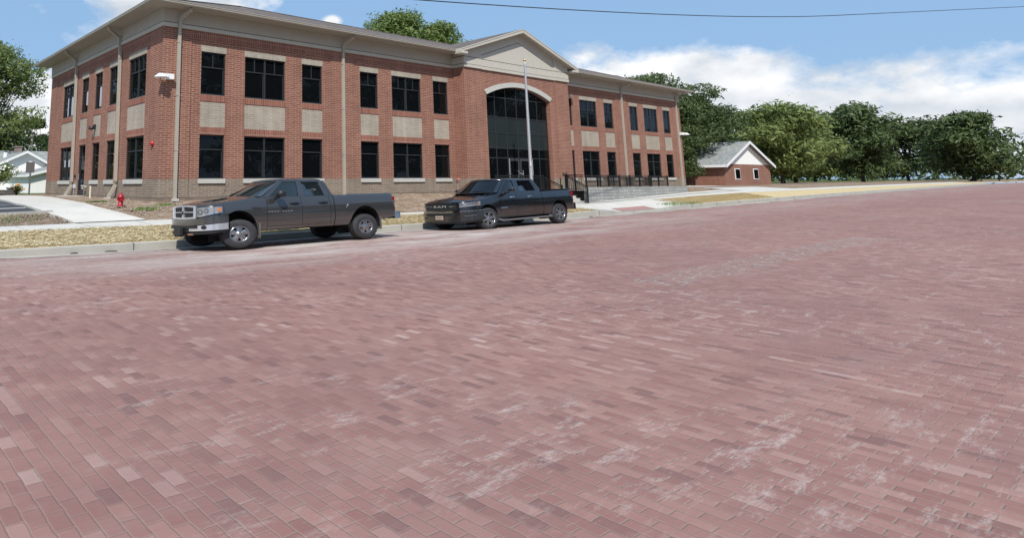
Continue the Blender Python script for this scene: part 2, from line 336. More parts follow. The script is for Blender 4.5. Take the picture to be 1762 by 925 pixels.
def soil_mat():
    m, nt, N, L, b = mat_base('soil_and_straw')
    geo = N.new('ShaderNodeNewGeometry'); sep = N.new('ShaderNodeSeparateXYZ'); L.new(geo.outputs['Position'], sep.inputs[0])
    def noise(sc_, det, rough=.6, sx=None):
        n = N.new('ShaderNodeTexNoise'); n.inputs['Scale'].default_value = sc_; n.inputs['Detail'].default_value = det; n.inputs['Roughness'].default_value = rough
        if sx:
            mp = N.new('ShaderNodeMapping'); mp.inputs['Scale'].default_value = sx; L.new(geo.outputs['Position'], mp.inputs[0]); L.new(mp.outputs[0], n.inputs['Vector'])
        else: L.new(geo.outputs['Position'], n.inputs['Vector'])
        return n.outputs[0]
    def ramp(v, *st):
        r = N.new('ShaderNodeValToRGB'); L.new(v, r.inputs[0]); e = r.color_ramp.elements
        e[0].position, e[0].color = st[0][0], (*st[0][1], 1); e[1].position, e[1].color = st[-1][0], (*st[-1][1], 1)
        for p, c in st[1:-1]: q = e.new(p); q.color = (*c, 1)
        return r.outputs[0]
    soil = ramp(noise(2.2, 8, .75), (.30, (.12, .08, .055)), (.48, (.235, .17, .12)), (.62, (.34, .275, .21)), (.75, (.28, .19, .14)))
    straw = ramp(noise(9, 9, .8, (.6, 1.3, 1)), (.30, (.26, .19, .11)), (.44, (.46, .36, .20)), (.60, (.60, .49, .29)), (.75, (.66, .56, .37)))
    lawn = ramp(noise(.8, 6), (.3, (.06, .09, .025)), (.7, (.12, .15, .05)))
    mr = N.new('ShaderNodeMapRange'); L.new(sep.outputs['Y'], mr.inputs[0]); mr.inputs[1].default_value = -5.7; mr.inputs[2].default_value = -5.9
    mx = N.new('ShaderNodeMixRGB'); L.new(mr.outputs[0], mx.inputs[0]); L.new(soil, mx.inputs[1]); L.new(straw, mx.inputs[2])
    m2 = N.new('ShaderNodeMapRange'); L.new(sep.outputs['Y'], m2.inputs[0]); m2.inputs[1].default_value = 20; m2.inputs[2].default_value = 24
    mx2 = N.new('ShaderNodeMixRGB'); L.new(m2.outputs[0], mx2.inputs[0]); L.new(mx.outputs[0], mx2.inputs[1]); L.new(lawn, mx2.inputs[2])
    m3 = N.new('ShaderNodeMapRange'); L.new(sep.outputs['Y'], m3.inputs[0]); m3.inputs[1].default_value = -30; m3.inputs[2].default_value = -36
    mx3 = N.new('ShaderNodeMixRGB'); L.new(m3.outputs[0], mx3.inputs[0]); L.new(mx2.outputs[0], mx3.inputs[1]); L.new(lawn, mx3.inputs[2])
    L.new(mx3.outputs[0], b.inputs['Base Color']); b.inputs['Roughness'].default_value = .95; b.inputs['Specular IOR Level'].default_value = .1
    bp = N.new('ShaderNodeBump'); bp.inputs['Strength'].default_value = .9; bp.inputs['Distance'].default_value = .03; L.new(noise(9, 6, .7), bp.inputs['Height']); L.new(bp.outputs[0], b.inputs['Normal'])
    return m
M['soil'] = soil_mat()

# ------------------------------------------------------------------ terrain
def I(x, xs, ys): return float(np.interp(x, xs, ys))
GX=[-40,-8,-4,-2.6,7,18.8,33.7,60,140]; GZ=[-2.0,-2.10,-2.17,-2.19,-2.14,-2.11,-1.98,-1.72,-1.2]
KX=[-40,-8,-2.6,7,19,20.6,33.7,60,140]; KZ=[-1.85,-1.92,-1.95,-1.90,-1.85,-1.82,-1.74,-1.5,-1.0]
WFX=[-40,-7.5,-1.9,9.2,14,25,39.5,50,140]; WFZ=[-1.5,-1.594,-1.632,-1.70,-1.72,-1.66,-1.387,-1.25,-.95]
WBX=[-40,-7,-1.2,10.9,27.5,41.3,50,140]; WBZ=[-1.47,-1.557,-1.551,-1.71,-1.72,-1.331,-1.18,-.9]
MX=[-40,-7,-1,2,10,20,25,29,41.3,44,50,140]; MZ=[-1.3,-1.25,-1.12,-1.15,-1.25,-1.35,-1.6,-1.80,-1.34,-1.22,-1.08,-.9]
BX=[-40,-7,0,10,19,50,140]; BZ=[-1.1,-1.05,-.99,-.84,-.9,-.88,-.88]
FX=[-40,-4,0,50,140]; FZ=[-1.0,-.93,-.86,-.86,-.85]
def H(X, Y):
    ys = [-8.0, -5.8, -4.1, -2, 0, 12, 40]
    zs = [I(X,KX,KZ), I(X,WFX,WFZ), I(X,WBX,WBZ), I(X,MX,MZ), I(X,BX,BZ), I(X,FX,FZ), -.95]
    return float(np.interp(Y, ys, zs))
def RZ(X, Y):                       # road surface, crowned
    g = I(X, GX, GZ)
    return g + float(np.interp(-Y, [8.2, 9.3, 11, 15, 22, 30, 36, 60], [0, .035, .105, .16, .16, .10, .02, .02]))
XS = sorted(set([-400,-200,-100,-60,-40,-30,-25,-20,-16]+[round(x*.5,2) for x in range(-26, 110)]+[60,70,80,90,100,120,140,200,300,500,900]))
def sheet(name, mat, ys, fz, xs=XS, kind='structure', off=0.0):
    mb = MB(); mb.grid([[(x, y, fz(x, y)+off) for x in xs] for y in ys], 0, True, flip=False)
    return tag(mb.build(name, mat), kind=kind)
random.seed(3)
YS = [-8.0,-7.6,-7.2,-6.8,-6.4,-6.1,-5.8,-5.4,-5,-4.6,-4.1,-3.7,-3.3,-2.9,-2.5,-2,-1.5,-1,-.6,-.3,0,.6,1.2,2,3,4.5,6,8,10,12,15,18,22,27,33,40,60,100,200,500,1200]
def rough_ground(x, y):
    z = H(x, y)
    if 21.9 < x < 33.3 and y < -5.9: return z-.22
    if (-5.5 < x < -1.7 and -4.3 < y < 18) or (-70 < x < -4.5 and -1.9 < y < 16): return z-.07
    if -8 < y < 20 and -12 < x < 55 and not (-5.95 < y < -3.9): 
        if x > 0.2 or y < -.2: z += (random.random()-.5)*.045
        if x < 24 and -3.6 < y < -.2: z += .07*math.sin(x*2.1+y)*math.sin(y*3+x*.6)
    return z
sheet('ground', M['soil'], YS, rough_ground)
far = MB(); far.grid([[(x, y, RZ(x, -36)-.05 if y < -36 else RZ(x, y)-.02) for x in XS] for y in (-36, -45, -80, -200, -1200)], 0)
tag(far.build('far_ground', M['soil']), kind='structure')
sheet('road', M['road'], [-36,-34,-30,-28,-26,-24,-22,-20,-18,-16,-15,-14,-13,-12,-11.5,-11,-10,-9.3,-8.2], RZ)
# concrete gutter strip along the kerb, dusty at its edge
gm = PM('gutter_concrete', (.30, .265, .235), .9, var=.18, vscale=.9, bump=.2, col2=(.41, .37, .325), detail=7)
gs = MB(); xs2 = [x for x in XS if -60 <= x <= 140]
gs.grid([[(x, -9.0+.12*math.sin(x*1.3)+.07*math.sin(x*3.7+1), RZ(x, -9.05)+.006) for x in xs2], [(x, -8.6, RZ(x, -8.6)+.006) for x in xs2], [(x, -8.2, RZ(x, -8.2)+.006) for x in xs2]])
tag(gs.build('gutter_strip', gm), kind='structure')
# kerb with a drop at the crossing ramp
def drop(x):
    return float(np.interp(x, [22.5, 24.6, 29.2, 31.5], [0, 1, 1, 0]))
kb = MB(); kp = []
for x in xs2:
    zt = I(x,KX,KZ) - drop(x)*.17; zb = RZ(x, -8.2)
    kp.append([(x,-8.2,zb-.06),(x,-8.2,zb),(x,-8.185,zt-.02),(x,-8.16,zt),(x,-8.0,zt+.004),(x,-7.99,zt-.1)])
kb.grid([list(r) for r in zip(*kp)], 0, False)
tag(kb.build('kerb', M['kerb']), kind='structure')
jt = MB()
for x in list(np.arange(-19.1, 60, 3.72)):
    zt = I(x,KX,KZ)-drop(x)*.17; zb = RZ(x,-8.2)
    jt.box(x-.014, -8.204, zb+.004, x+.014, -8.19, zt-.01); jt.box(x-.010, -8.18, zt+.001, x+.010, -8.0, zt+.007)
tag(jt.build('kerb_joints', PM('joint_dark', (.12, .11, .10), .9)), kind='structure')
# pavement slabs
def slab_mat():
    m = PM('pavement_concrete', (.50, .48, .43), .85, col2=(.58, .56, .51), vscale=1.2, bump=.12, bscale=50, detail=6)
    return m
M['walk'] = slab_mat()
wk = MB(); xw = [x for x in XS if -60 <= x <= 140]
wk.grid([[(x, y, H(x, y)+.022+(.0)) for x in xw] for y in (-5.8, -5.2, -4.6, -4.1)], 0)
wk.grid([[(x, -5.8, H(x,-5.8)-.1) for x in xw], [(x, -5.8, H(x,-5.8)+.022) for x in xw]], 0, False)
tag(wk.build('pavement', M['walk']), kind='structure')
wj = MB()
for x in np.arange(-19, 60, 2.05):
    wj.grid([[(x-.012, y, H(x, y)+.026), (x+.012, y, H(x, y)+.026)] for y in (-5.8, -5, -4.1)])
tag(wj.build('pavement_joints', PM('joint_grey', (.27, .25, .23), .9)), kind='structure')
# paved apron between kerb and pavement in front of the steps, and red tactile pad
ap = MB()
def apz(x, y): return np.interp(y, [-8.0, -5.8], [I(x,KX,KZ)-drop(x)*.17+.02, H(x,-5.8)+.024])
ax = list(np.arange(21.6, 33.7, .4))
rows = []
for k in range(6):
    t = k/5; rows.append([(x+ (1-t)*0, -8.0+2.2*t, float(apz(x, -8.0+2.2*t))) for x in ax])
ap.grid(rows)
tag(ap.build('crossing_apron', M['walk']), kind='structure')
pd = MB(); pd.grid([[(x + (y+8)*.4, y, float(apz(x, y))+.008) for x in (24.6, 25.5, 26.6, 27.7, 28.6)] for y in (-7.96, -7.6, -7.1)])
tag(pd.build('tactile_pad', PM('tactile_red', (.34, .19, .175), .8, var=.1, vscale=8)), 'red tactile paving pad set in the pale kerb ramp', 'tactile paving')
fp = MB(); fp.grid([[(x, y, H(x, y)+.028) for x in np.arange(24.0, 30.2, .5)] for y in (-4.1, -3.7, -3.2, -2.6)]); fp.grid([[(x, y, H(x, y)+.050) for x in np.arange(30, 52, .5)] for y in (-4.15, -3.7, -3.3, -3.05)])
tag(fp.build('entrance_walk', M['walk']), kind='structure')
# concrete path up the left side
PT = [(-2.19,-4.08),(-2.6,-3.1),(-2.95,-2.3),(-3.15,-1.2),(-3.1,0.3),(-2.75,3.2),(-2.3,6.96),(-2.05,9.5),(-1.96,11.9),(-2.1,14.5),(-2.48,17.5)]
PB = [(-4.75,-4.08),(-4.95,-3.1),(-5.15,-2.5),(-5.28,-1.6),(-5.38,-.9),(-5.38,.6),(-5.35,2.2),(-5.0,5.5),(-4.8,8.6),(-4.6,11.5),(-4.4,15.5)]
ph = MB(); rows = []
for a, b_ in zip(PB, PT):
    rows.append([(a[0]+(b_[0]-a[0])*t, a[1]+(b_[1]-a[1])*t, H(a[0]+(b_[0]-a[0])*t, a[1]+(b_[1]-a[1])*t)+.045) for t in (0, .2, .4, .6, .8, 1)])
ph.grid(rows, 0)
ph.grid([[(p[0][0], p[0][1], p[0][2]) for p in rows], [(p[0][0]-.02, p[0][1], p[0][2]-.17) for p in rows]], 1, False)
ph.grid([[(p[-1][0], p[-1][1], p[-1][2]) for p in rows], [(p[-1][0]+.02, p[-1][1], p[-1][2]-.12) for p in rows]], 1, False, flip=True)
tag(ph.build('side_path', [M['walk'], M['kerb']]), kind='structure')
# parking lot, its kerb and bay lines
pk = MB()
def LZ(x, y): return H(-5.5, y)-.045 + min(0, (x+5.5))*.01
PL = [(-5.36,-1.75),(-5.4,-.9),(-5.42,.6),(-5.38,2.2),(-5.05,5.5),(-4.85,8.6),(-4.6,15.5)]
pk.grid([[(x if x < -6 else a[0], a[1], LZ(x if x < -6 else a[0], a[1])+.03) for x in (-60, -30, -20, -12, -8, -6.5, 0)] for a in PL])
tag(pk.build('parking_lot', M['asphalt']), kind='structure')
pl = MB()
def lotline(p, q, w=.06):
    p = Vector((*p, 0)); q = Vector((*q, 0)); d = (q-p).normalized(); n = Vector((-d.y, d.x, 0))*w
    pts = [p+n, p-n, q-n, q+n]; pl.poly([(a.x, a.y, LZ(a.x, a.y)+.036) for a in pts])
lotline((-5.55, -.35), (-14, -.35)); lotline((-5.55, 2.4), (-14, 2.4)); lotline((-5.3, 5.0), (-14, 5.0)); lotline((-5.25, 7.6), (-14, 7.6))
tag(pl.build('bay_lines', M['line']), kind='structure')
lk = MB()
lk.grid([[(x, y, H(x,-2)+dz) for x in (-40,-20,-12,-8,-6.5,-5.75,-5.0)] for (y, dz) in ((-2.16,-.10),(-2.15,.065),(-1.98,.07),(-1.97,-.10))], 0, False)
lk.poly([(-5.0,-2.16,H(-5,-2)-.1),(-5.0,-1.97,H(-5,-2)-.1),(-5.0,-1.98,H(-5,-2)+.07),(-5.0,-2.15,H(-5,-2)+.065)])
tag(lk.build('lot_kerb', M['kerb']), kind='structure')
# worn lime line and pale strip in the brick paving
def worn(name, col, lo=.43, hi=.55, sc_=3):
    m, nt, N, L, b = mat_base(name)
    b.inputs['Base Color'].default_value = (*col, 1); b.inputs['Roughness'].default_value = .85
    geo = N.new('ShaderNodeNewGeometry'); n = N.new('ShaderNodeTexNoise'); mp = N.new('ShaderNodeMapping'); mp.inputs['Scale'].default_value = (.8, 2.4, 1)
    L.new(geo.outputs['Position'], mp.inputs[0]); L.new(mp.outputs[0], n.inputs['Vector']); n.inputs['Scale'].default_value = sc_; n.inputs['Detail'].default_value = 9; n.inputs['Roughness'].default_value = .75
    r = N.new('ShaderNodeValToRGB'); L.new(n.outputs[0], r.inputs[0]); r.color_ramp.elements[0].position = lo; r.color_ramp.elements[1].position = hi
    L.new(r.outputs[0], b.inputs['Alpha'])
    return m
wl = MB(); M['worn'] = worn('worn_lime', (.66, .62, .57))
wl.grid([[(x, y+.10*math.sin(x*2.3), RZ(x, y)+.004) for x in np.arange(-7.6, -3.0, .3)] for y in (-9.98, -9.86)])
wl.grid([[(x, y, RZ(x, y)+.004) for x in np.arange(30, 80, 2)] for y in (-9.16, -9.04)])
tag(wl.build('chalk_line', M['worn']), kind='structure')
ws = MB(); M['worn2'] = worn('worn_concrete', (.44, .42, .385), .50, .66, 5)
ws.grid([[(x, y+dy, RZ(x, -22)+.004) for x in np.arange(.2, 14, .8) for dy in (0,)] for y in (-22.0, -21.75, -21.4, -21.1)])
tag(ws.build('concrete_strip', M['worn2']), kind='structure')

# ------------------------------------------------------------------ the office building
bld = empty('office_building', (25.5, 0, -.9)); B0 = Vector((25.5, 0, -.9))
tag(bld, 'two storey red brick office building with tan panels and gabled arched entrance', 'building')
def bpart(mb, name, mats, parent=None, **k):
    o = mb.build(name, mats, None, **k)
    if parent is None: o.location = -B0; o.parent = bld
    else: o.parent = parent
    return o
def wall_face(mb, axis, pos, rects, holes, out, reveal, mats_of):
    """grid of quads in one plane with holes; axis 'y': plane Y=pos, u=X; axis 'x': plane X=pos, u=Y"""
    us = sorted(set(sum([[r[0], r[1]] for r in rects+holes], []))); zs = sorted(set(sum([[r[2], r[3]] for r in rects+holes], [])))
    P = (lambda u, z, d=0: (u, pos-out*d, z)) if axis == "y" else (lambda u, z, d=0: (pos-out*d, u, z))
    for i in range(len(us)-1):
        for j in range(len(zs)-1):
            uc, zc = (us[i]+us[i+1])/2, (zs[j]+zs[j+1])/2
            if any(h[0] < uc < h[1] and h[2] < zc < h[3] for h in holes): continue
            mt = None
            for r in rects:
                if r[0] < uc < r[1] and r[2] < zc < r[3]: mt = r[4]
            if mt is None: continue
            q = [P(us[i], zs[j]), P(us[i+1], zs[j]), P(us[i+1], zs[j+1]), P(us[i], zs[j+1])]
            if axis == 'x': q = q[::-1]
            mb.poly(q, mt)
    for h in holes:
        a, b_, c, d = h[:4]; r = reveal
        for (p, q_) in (((a, c), (a, d)), ((b_, d), (b_, c)), ((a, d), (b_, d)), ((b_, c), (a, c))):
            u0, z0 = p; u1, z1 = q_
            mt = 1 if (z0 == z1 == d) else 0
            pts = [P(u0, z0), P(u0, z0, -r), P(u1, z1, -r), P(u1, z1)]
            if axis == 'y': mb.poly(pts, 0)
            else: mb.poly(pts, 0)
Z1, Z2, Z3, Z4, Z5, Z6, Z7, Z8 = 2.073, 2.423, 3.629, 3.961, 6.04, 6.334, 7.0, 7.20
ZB = -.82
CX = 25.535
frontW = [(1.93,3.24,'n'),(4.33,6.74,'w'),(7.82,9.16,'n'),(11.87,13.23,'n'),(14.34,16.77,'w'),(17.86,19.20,'n')]
frontW = [(a, b_, k) for a, b_, k in frontW] + [(2*CX-b_, 2*CX-a, k) for a, b_, k in frontW[::-1]]
leftW = [(1.96,4.25,'w'),(5.92,7.15,'n'),(8.31,9.53,'n'),(10.73,11.99,'d'),(13.57,15.90,'w')]
EX, EY = 2*CX, 18.76       # far corners
PX0, PX1, PY = 19.74, 31.33, -.95
brickM = [M['brick'], M['brick_dk'], M['tan'], M['tan_s'], M['base'], M['found']]
def facade(axis, pos, u0, u1, wins, out, bays):
    mb = MB(); rects = [(u0, u1, 0.0, Z7, 0), (u0, u1, ZB, 0.0, 4)]; holes = []
    for a, b_, k in wins:
        rects += [(a, b_, Z2, Z3, 2)]
        holes.append((a, b_, Z4, Z5)); holes.append((a, b_, (0.0 if k != 'd' else ZB), Z1))
    wall_face(mb, axis, pos, rects, holes, out, .14, None)
    return mb
def P3(axis, pos, u, d, z):      # d: outward distance from the wall plane (towards -y or -x)
    return (u, pos-d, z) if axis == 'y' else (pos-d, u, z)
def obox(mb, axis, pos, u0, u1, d0, d1, z0, z1, mat=0):
    a = P3(axis, pos, u0, d0, z0); b_ = P3(axis, pos, u1, d1, z1); mb.box(*a, *b_, mat)
def window(axis, pos, a, b_, z0, z1, kind, top):
    """frame mesh is the window part, its glass one child"""
    mb = MB(); D = -.13; fw = .055
    obox(mb, axis, pos, a, a+fw, D, D+.07, z0, z1); obox(mb, axis, pos, b_-fw, b_, D, D+.07, z0, z1)
    obox(mb, axis, pos, a+fw, b_-fw, D, D+.07, z0, z0+fw+.02); obox(mb, axis, pos, a+fw, b_-fw, D, D+.07, z1-fw, z1)
    tz = z0 + (z1-z0)*(.645 if top else .665)
    obox(mb, axis, pos, a+fw, b_-fw, D+.005, D+.06, tz-.03, tz+.03)
    mid = (a+b_)/2
    if kind == 'w': obox(mb, axis, pos, mid-.045, mid+.045, D+.003, D+.063, z0+fw+.02, z1-fw)
    if top:
        for q in ([mid] if kind != 'w' else [(a+mid)/2, (mid+b_)/2]): obox(mb, axis, pos, q-.024, q+.024, D+.008, D+.05, tz+.03, z1-fw)
    # inner sash line
    for (s0, s1) in ([(a, b_)] if kind != 'w' else [(a, mid), (mid, b_)]):
        obox(mb, axis, pos, s1-fw-.055, s1-fw, D+.0, D+.03, z0+fw+.02, tz-.03)
    w = bpart(mb, 'window', M['frame'])
    g = MB(); s = [P3(axis, pos, u, D+.015, z) for u, z in ((a, z0), (b_, z0), (b_, z1), (a, z1))]
    if axis == 'x': s = s[::-1]
    g.poly(s); g.build('pane', M['glass'], w)
    return w
def fix(o):
    return o
for (axis, pos, segs, wins, bays) in (('y', 0.0, [(0, PX0), (PX1, EX)], frontW, [(1.4, 9.7), (11.4, PX0), (PX1, 39.67), (41.37, EX-1.4)]),
                                     ('x', 0.0, [(0, EY)], leftW, [(1.4, 17.3)])):
    out = 1
    for (s0, s1) in segs:
        ww = [w for w in wins if w[0] >= s0-.01 and w[1] <= s1+.01]
        mb = facade(axis, pos, s0, s1, ww, out, None)
        # projecting piers and the corbelled soldier course between them
        edges = [b_ for b_ in bays if b_[0] >= s0-.01 and b_[1] <= s1+.01]
        c0 = s0
        piers = []
        for (x0, x1) in edges:
            if x0-c0 > .1: piers.append((c0, x0))
            c0 = x1
        if s1-c0 > .1: piers.append((c0, s1))
        for (x0, x1) in piers:
            x0p = (x0-.04 if axis == 'y' else x0+.0205) if x0 == 0 else x0
            obox(mb, axis, pos, x0p, x1, -.02, .04, 0.001, Z7-.002, 0); obox(mb, axis, pos, x0p, x1, -.02, .042, ZB+.002, -.001, 4)
        for (x0, x1) in edges:
            obox(mb, axis, pos, x0, x1, -.02, .038, Z7-.37, Z7-.004, 1)
            obox(mb, axis, pos, x0, x1, -.02, .02, Z7-.42, Z7-.372, 0)
        for a, b_, k in ww:    # soldier and rowlock courses, 12 mm proud, and the tan lintel
            obox(mb, axis, pos, a, b_, -.10, .010, Z1+.002, Z2, 1)
            obox(mb, axis, pos, a-.02, b_+.02, -.10, .030, Z3+.02, Z4, 1)
            obox(mb, axis, pos, a-.03, b_+.03, -.10, .014, Z5+.002, Z6, 3)
        bpart(mb, 'brick_wall', brickM)
        fm = MB(); obox(fm, axis, pos, (s0-.055 if axis == 'y' else s0+.052), s1, -.05, .055, -2.2, ZB-.022, 0); bpart(fm, 'foundation', M['found'])
        dk = MB(); obox(dk, axis, pos, (s0-.02 if axis == 'y' else s0+.052), s1, -.05, .02, ZB-.022, ZB, 0); bpart(dk, 'flashing', M['groove'])
        for a, b_, k in ww:
            window(axis, pos, a, b_, Z4, Z5, k if k != 'd' else 'n', True)
            if k != 'd':
                window(axis, pos, a, b_, 0.0, Z1, k, False)
                sl = MB(); obox(sl, axis, pos, a-.04, b_+.06, -.13, .075, -.20, 0.015, 0); bpart(sl, 'sill', M['stone'], bevel=.008)
            else:
                d = MB(); D = -.12
                obox(d, axis, pos, a, a+.08, D, D+.07, ZB, Z1); obox(d, axis, pos, b_-.08, b_, D, D+.07, ZB, Z1)
                obox(d, axis, pos, a+.08, b_-.08, D, D+.07, Z1-.08, Z1); obox(d, axis, pos, a+.08, b_-.08, D, D+.07, 1.28, 1.36); obox(d, axis, pos, a+.08, b_-.08, D, D+.06, ZB, ZB+.28)
                obox(d, axis, pos, a+.08, a+.19, D, D+.05, ZB+.28, 1.28); obox(d, axis, pos, b_-.19, b_-.08, D, D+.05, ZB+.28, 1.28)
                dd = bpart(d, 'door', M['frame'])
                g = MB(); s = [P3(axis, pos, u, D+.015, z) for u, z in ((a, ZB), (b_, ZB), (b_, Z1), (a, Z1))][::-1]; g.poly(s); g.build('pane', M['glass'], dd)
                hh = MB(); hh.tube([P3(axis, pos, b_-.24, .0, .05), P3(axis, pos, b_-.24, .0, .42)], .018); hh.build('handle', M['alu'], dd)
                th = MB(); obox(th, axis, pos, a-.25, b_+.1, 0, 1.1, ZB-.16, ZB-.03); bpart(th, 'threshold', M['conc'])
    if axis == 'x':
        for (a, b_, z0_, z1_) in ((13.9, 14.35, Z4+.1, Z5-.75), (14.85, 15.15, Z4+.1, Z5-.75), (11.02, 11.35, Z4+.45, Z5-.78), (8.62, 8.95, Z4+.15, Z5-.78), (14.0, 14.35, .85, 1.32), (14.9, 15.2, .85, 1.32)):
            q = MB(); obox(q, axis, pos, a, b_, -.118, -.108, z0_, z1_); bpart(q, 'curtain', PM('pale_curtain', (.40, .42, .46), .6))
    # frieze: lower band, shadow groove, upper board
    for (s0, s1) in segs:
        e0 = (s0-.08 if axis == 'y' else s0+.052) if s0 == 0 else s0; e1 = s1
        b1 = MB(); obox(b1, axis, pos, e0-(.02 if axis == 'y' else 0), e1, -.05, .10, Z7, Z8-.012); bpart(b1, 'trim_band', M['band'])
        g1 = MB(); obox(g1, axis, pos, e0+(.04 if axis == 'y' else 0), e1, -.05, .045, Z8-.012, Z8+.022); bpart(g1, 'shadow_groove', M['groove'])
        b2 = MB(); obox(b2, axis, pos, e0-(.005 if axis == 'y' else 0), e1, -.05, .085, Z8+.022, 7.86); bpart(b2, 'frieze_board', M['frieze'])
# far walls that close the block
bk = MB()
bk.poly([(EX,0,ZB-1.2),(EX,EY,ZB-1.2),(EX,EY,7.0),(EX,0,7.0)], 0); bk.poly([(EX,EY,ZB-1.2),(0,EY,ZB-1.2),(0,EY,7.0),(EX,EY,7.0)], 0)
bpart(bk, 'brick_wall', brickM)
fb = MB(); fb.box(EX-.03, -.06, Z7, EX+.08, EY+.08, 7.86); fb.box(-.08, EY-.03, Z7, EX-.03, EY+.08, 7.86); bpart(fb, 'frieze_board', M['frieze'])

# the entrance bay
eb = MB()
XL, XR = 21.40, 29.67           # inner pilaster edges
def arch(cx, hw, zs, zt, n=28):
    h = zt-zs; r = (hw*hw+h*h)/(2*h); cz = zt-r; a = math.asin(hw/r)
    return [(cx+r*math.sin(-a+2*a*i/n), cz+r*math.cos(-a+2*a*i/n)) for i in range(n+1)]
ACX = 25.44
IN = arch(ACX, 3.52, 5.40, 6.11); OUT = arch(ACX, 3.76, 5.66, 6.43)
PYc = PY+.07                      # recessed centre of the bay
for (a, b_, y) in ((PX0, XL, PY), (XR, PX1, PY)):
    eb.poly([(a,y,0),(b_,y,0),(b_,y,Z7),(a,y,Z7)], 0); eb.poly([(a,y,ZB),(b_,y,ZB),(b_,y,0),(a,y,0)], 4)
eb.poly([(XL,PYc,0),(XL,PY,0),(XL,PY,Z7),(XL,PYc,Z7)][::-1], 0); eb.poly([(XR,PYc,0),(XR,PY,0),(XR,PY,Z7),(XR,PYc,Z7)], 0)
eb.poly([(PX0,0,0),(PX0,PY,0),(PX0,PY,Z7),(PX0,0,Z7)], 0); eb.poly([(PX0,0,ZB),(PX0,PY,ZB),(PX0,PY,0),(PX0,0,0)], 4)
eb.poly([(PX1,PY,0),(PX1,0,0),(PX1,0,Z7),(PX1,PY,Z7)], 0); eb.poly([(PX1,PY,ZB),(PX1,0,ZB),(PX1,0,0),(PX1,PY,0)], 4)
x0, x1 = IN[0][0], IN[-1][0]
for (a, b_) in ((XL, x0), (x1, XR)):
    eb.poly([(a,PYc,0),(b_,PYc,0),(b_,PYc,Z7),(a,PYc,Z7)], 0); eb.poly([(a,PYc,ZB),(b_,PYc,ZB),(b_,PYc,0),(a,PYc,0)], 4)
for i in range(len(IN)-1):
    (a, za), (b_, zb) = IN[i], IN[i+1]
    eb.poly([(a,PYc,za),(b_,PYc,zb),(b_,PYc,Z7),(a,PYc,Z7)], 0)
    eb.poly([(a,PYc,za),(a,-.5,za),(b_,-.5,zb),(b_,PYc,zb)], 0)
eb.poly([(x0,PYc,ZB),(x0,-.5,ZB),(x0,-.5,IN[0][1]),(x0,PYc,IN[0][1])], 0); eb.poly([(x1,-.5,ZB),(x1,PYc,ZB),(x1,PYc,IN[0][1]),(x1,-.5,IN[0][1])], 0)
bpart(eb, 'brick_wall', brickM)
ef = MB(); ef.box(PX0-.03, PY-.03, -2.2, x0, 0, ZB-.02); bpart(ef, 'foundation', M['found']); ef = MB(); ef.box(x1, PY-.03, -2.2, PX1+.03, 0, ZB-.02); bpart(ef, 'foundation', M['found'])
am = MB()
for i in range(len(IN)-1):
    (a, za), (b_, zb) = IN[i], IN[i+1]; (c, zc), (d, zd) = OUT[i], OUT[i+1]
    y = PYc-.06
    am.poly([(a,y,za),(b_,y,zb),(d,y,zd),(c,y,zc)]); am.poly([(a,y,za),(a,PYc+.1,za),(b_,PYc+.1,zb),(b_,y,zb)]); am.poly([(c,y,zc),(d,y,zd),(d,PYc,zd),(c,PYc,zc)])
(a, za), (c, zc) = IN[0], OUT[0]; am.poly([(a,PYc-.06,za),(c,PYc-.06,zc),(c,PYc,zc),(a,PYc,za)])
(a, za), (c, zc) = IN[-1], OUT[-1]; am.poly([(c,PYc-.06,zc),(a,PYc-.06,za),(a,PYc,za),(c,PYc,zc)])
bpart(am, 'stone_arch', M['stone'])
# curtain wall
CWY = -.56
def za(x):
    n = len(IN)
    for i in range(n-1):
        if IN[i][0] <= x <= IN[i+1][0]:
            t = (x-IN[i][0])/(IN[i+1][0]-IN[i][0]); return IN[i][1]+(IN[i+1][1]-IN[i][1])*t
    return IN[0][1]
cw = MB(); nx = 6; mull = [x0+(x1-x0)*i/nx for i in range(nx+1)]
for i, x in enumerate(mull): cw.box(x-.032 if i else x, CWY-.03, ZB, x+.032 if i < nx else x, CWY+.03, za(min(max(x, x0+.01), x1-.01))+.03)
cw.box(x0, CWY-.03, ZB, x0+.07, CWY+.03, 5.42); cw.box(x1-.07, CWY-.03, ZB, x1, CWY+.03, 5.42)
for z in (1.32, 1.96, 2.98, 4.02, 5.33): cw.box(x0+.07, CWY-.026, z-.032, x1-.07, CWY+.026, z+.032)
for i in range(len(IN)-1):
    (a, z0_), (b_, z1_) = IN[i], IN[i+1]
    cw.poly([(a,CWY-.03,z0_-.07),(b_,CWY-.03,z1_-.07),(b_,CWY-.03,z1_+.03),(a,CWY-.03,z0_+.03)]); cw.poly([(a,CWY-.03,z0_-.07),(a,CWY+.03,z0_-.07),(b_,CWY+.03,z1_-.07),(b_,CWY-.03,z1_-.07)])
cwo = bpart(cw, 'entrance_glazing', M['frame'])
gl = MB(); gl.poly([(x0,CWY,ZB),(x1,CWY,ZB),(x1,CWY,1.96),(x0,CWY,1.96)])
gl.poly([(x0,CWY,4.02),(x1,CWY,4.02)]+[(x, CWY, z+.03) for x, z in IN[::-1]])
gl.build('pane', M['glass'], cwo)
sg = MB(); sg.poly([(x0,CWY,1.96),(x1,CWY,1.96),(x1,CWY,4.02),(x0,CWY,4.02)]); sg.build('spandrel_panel', M['spandrel'], cwo)
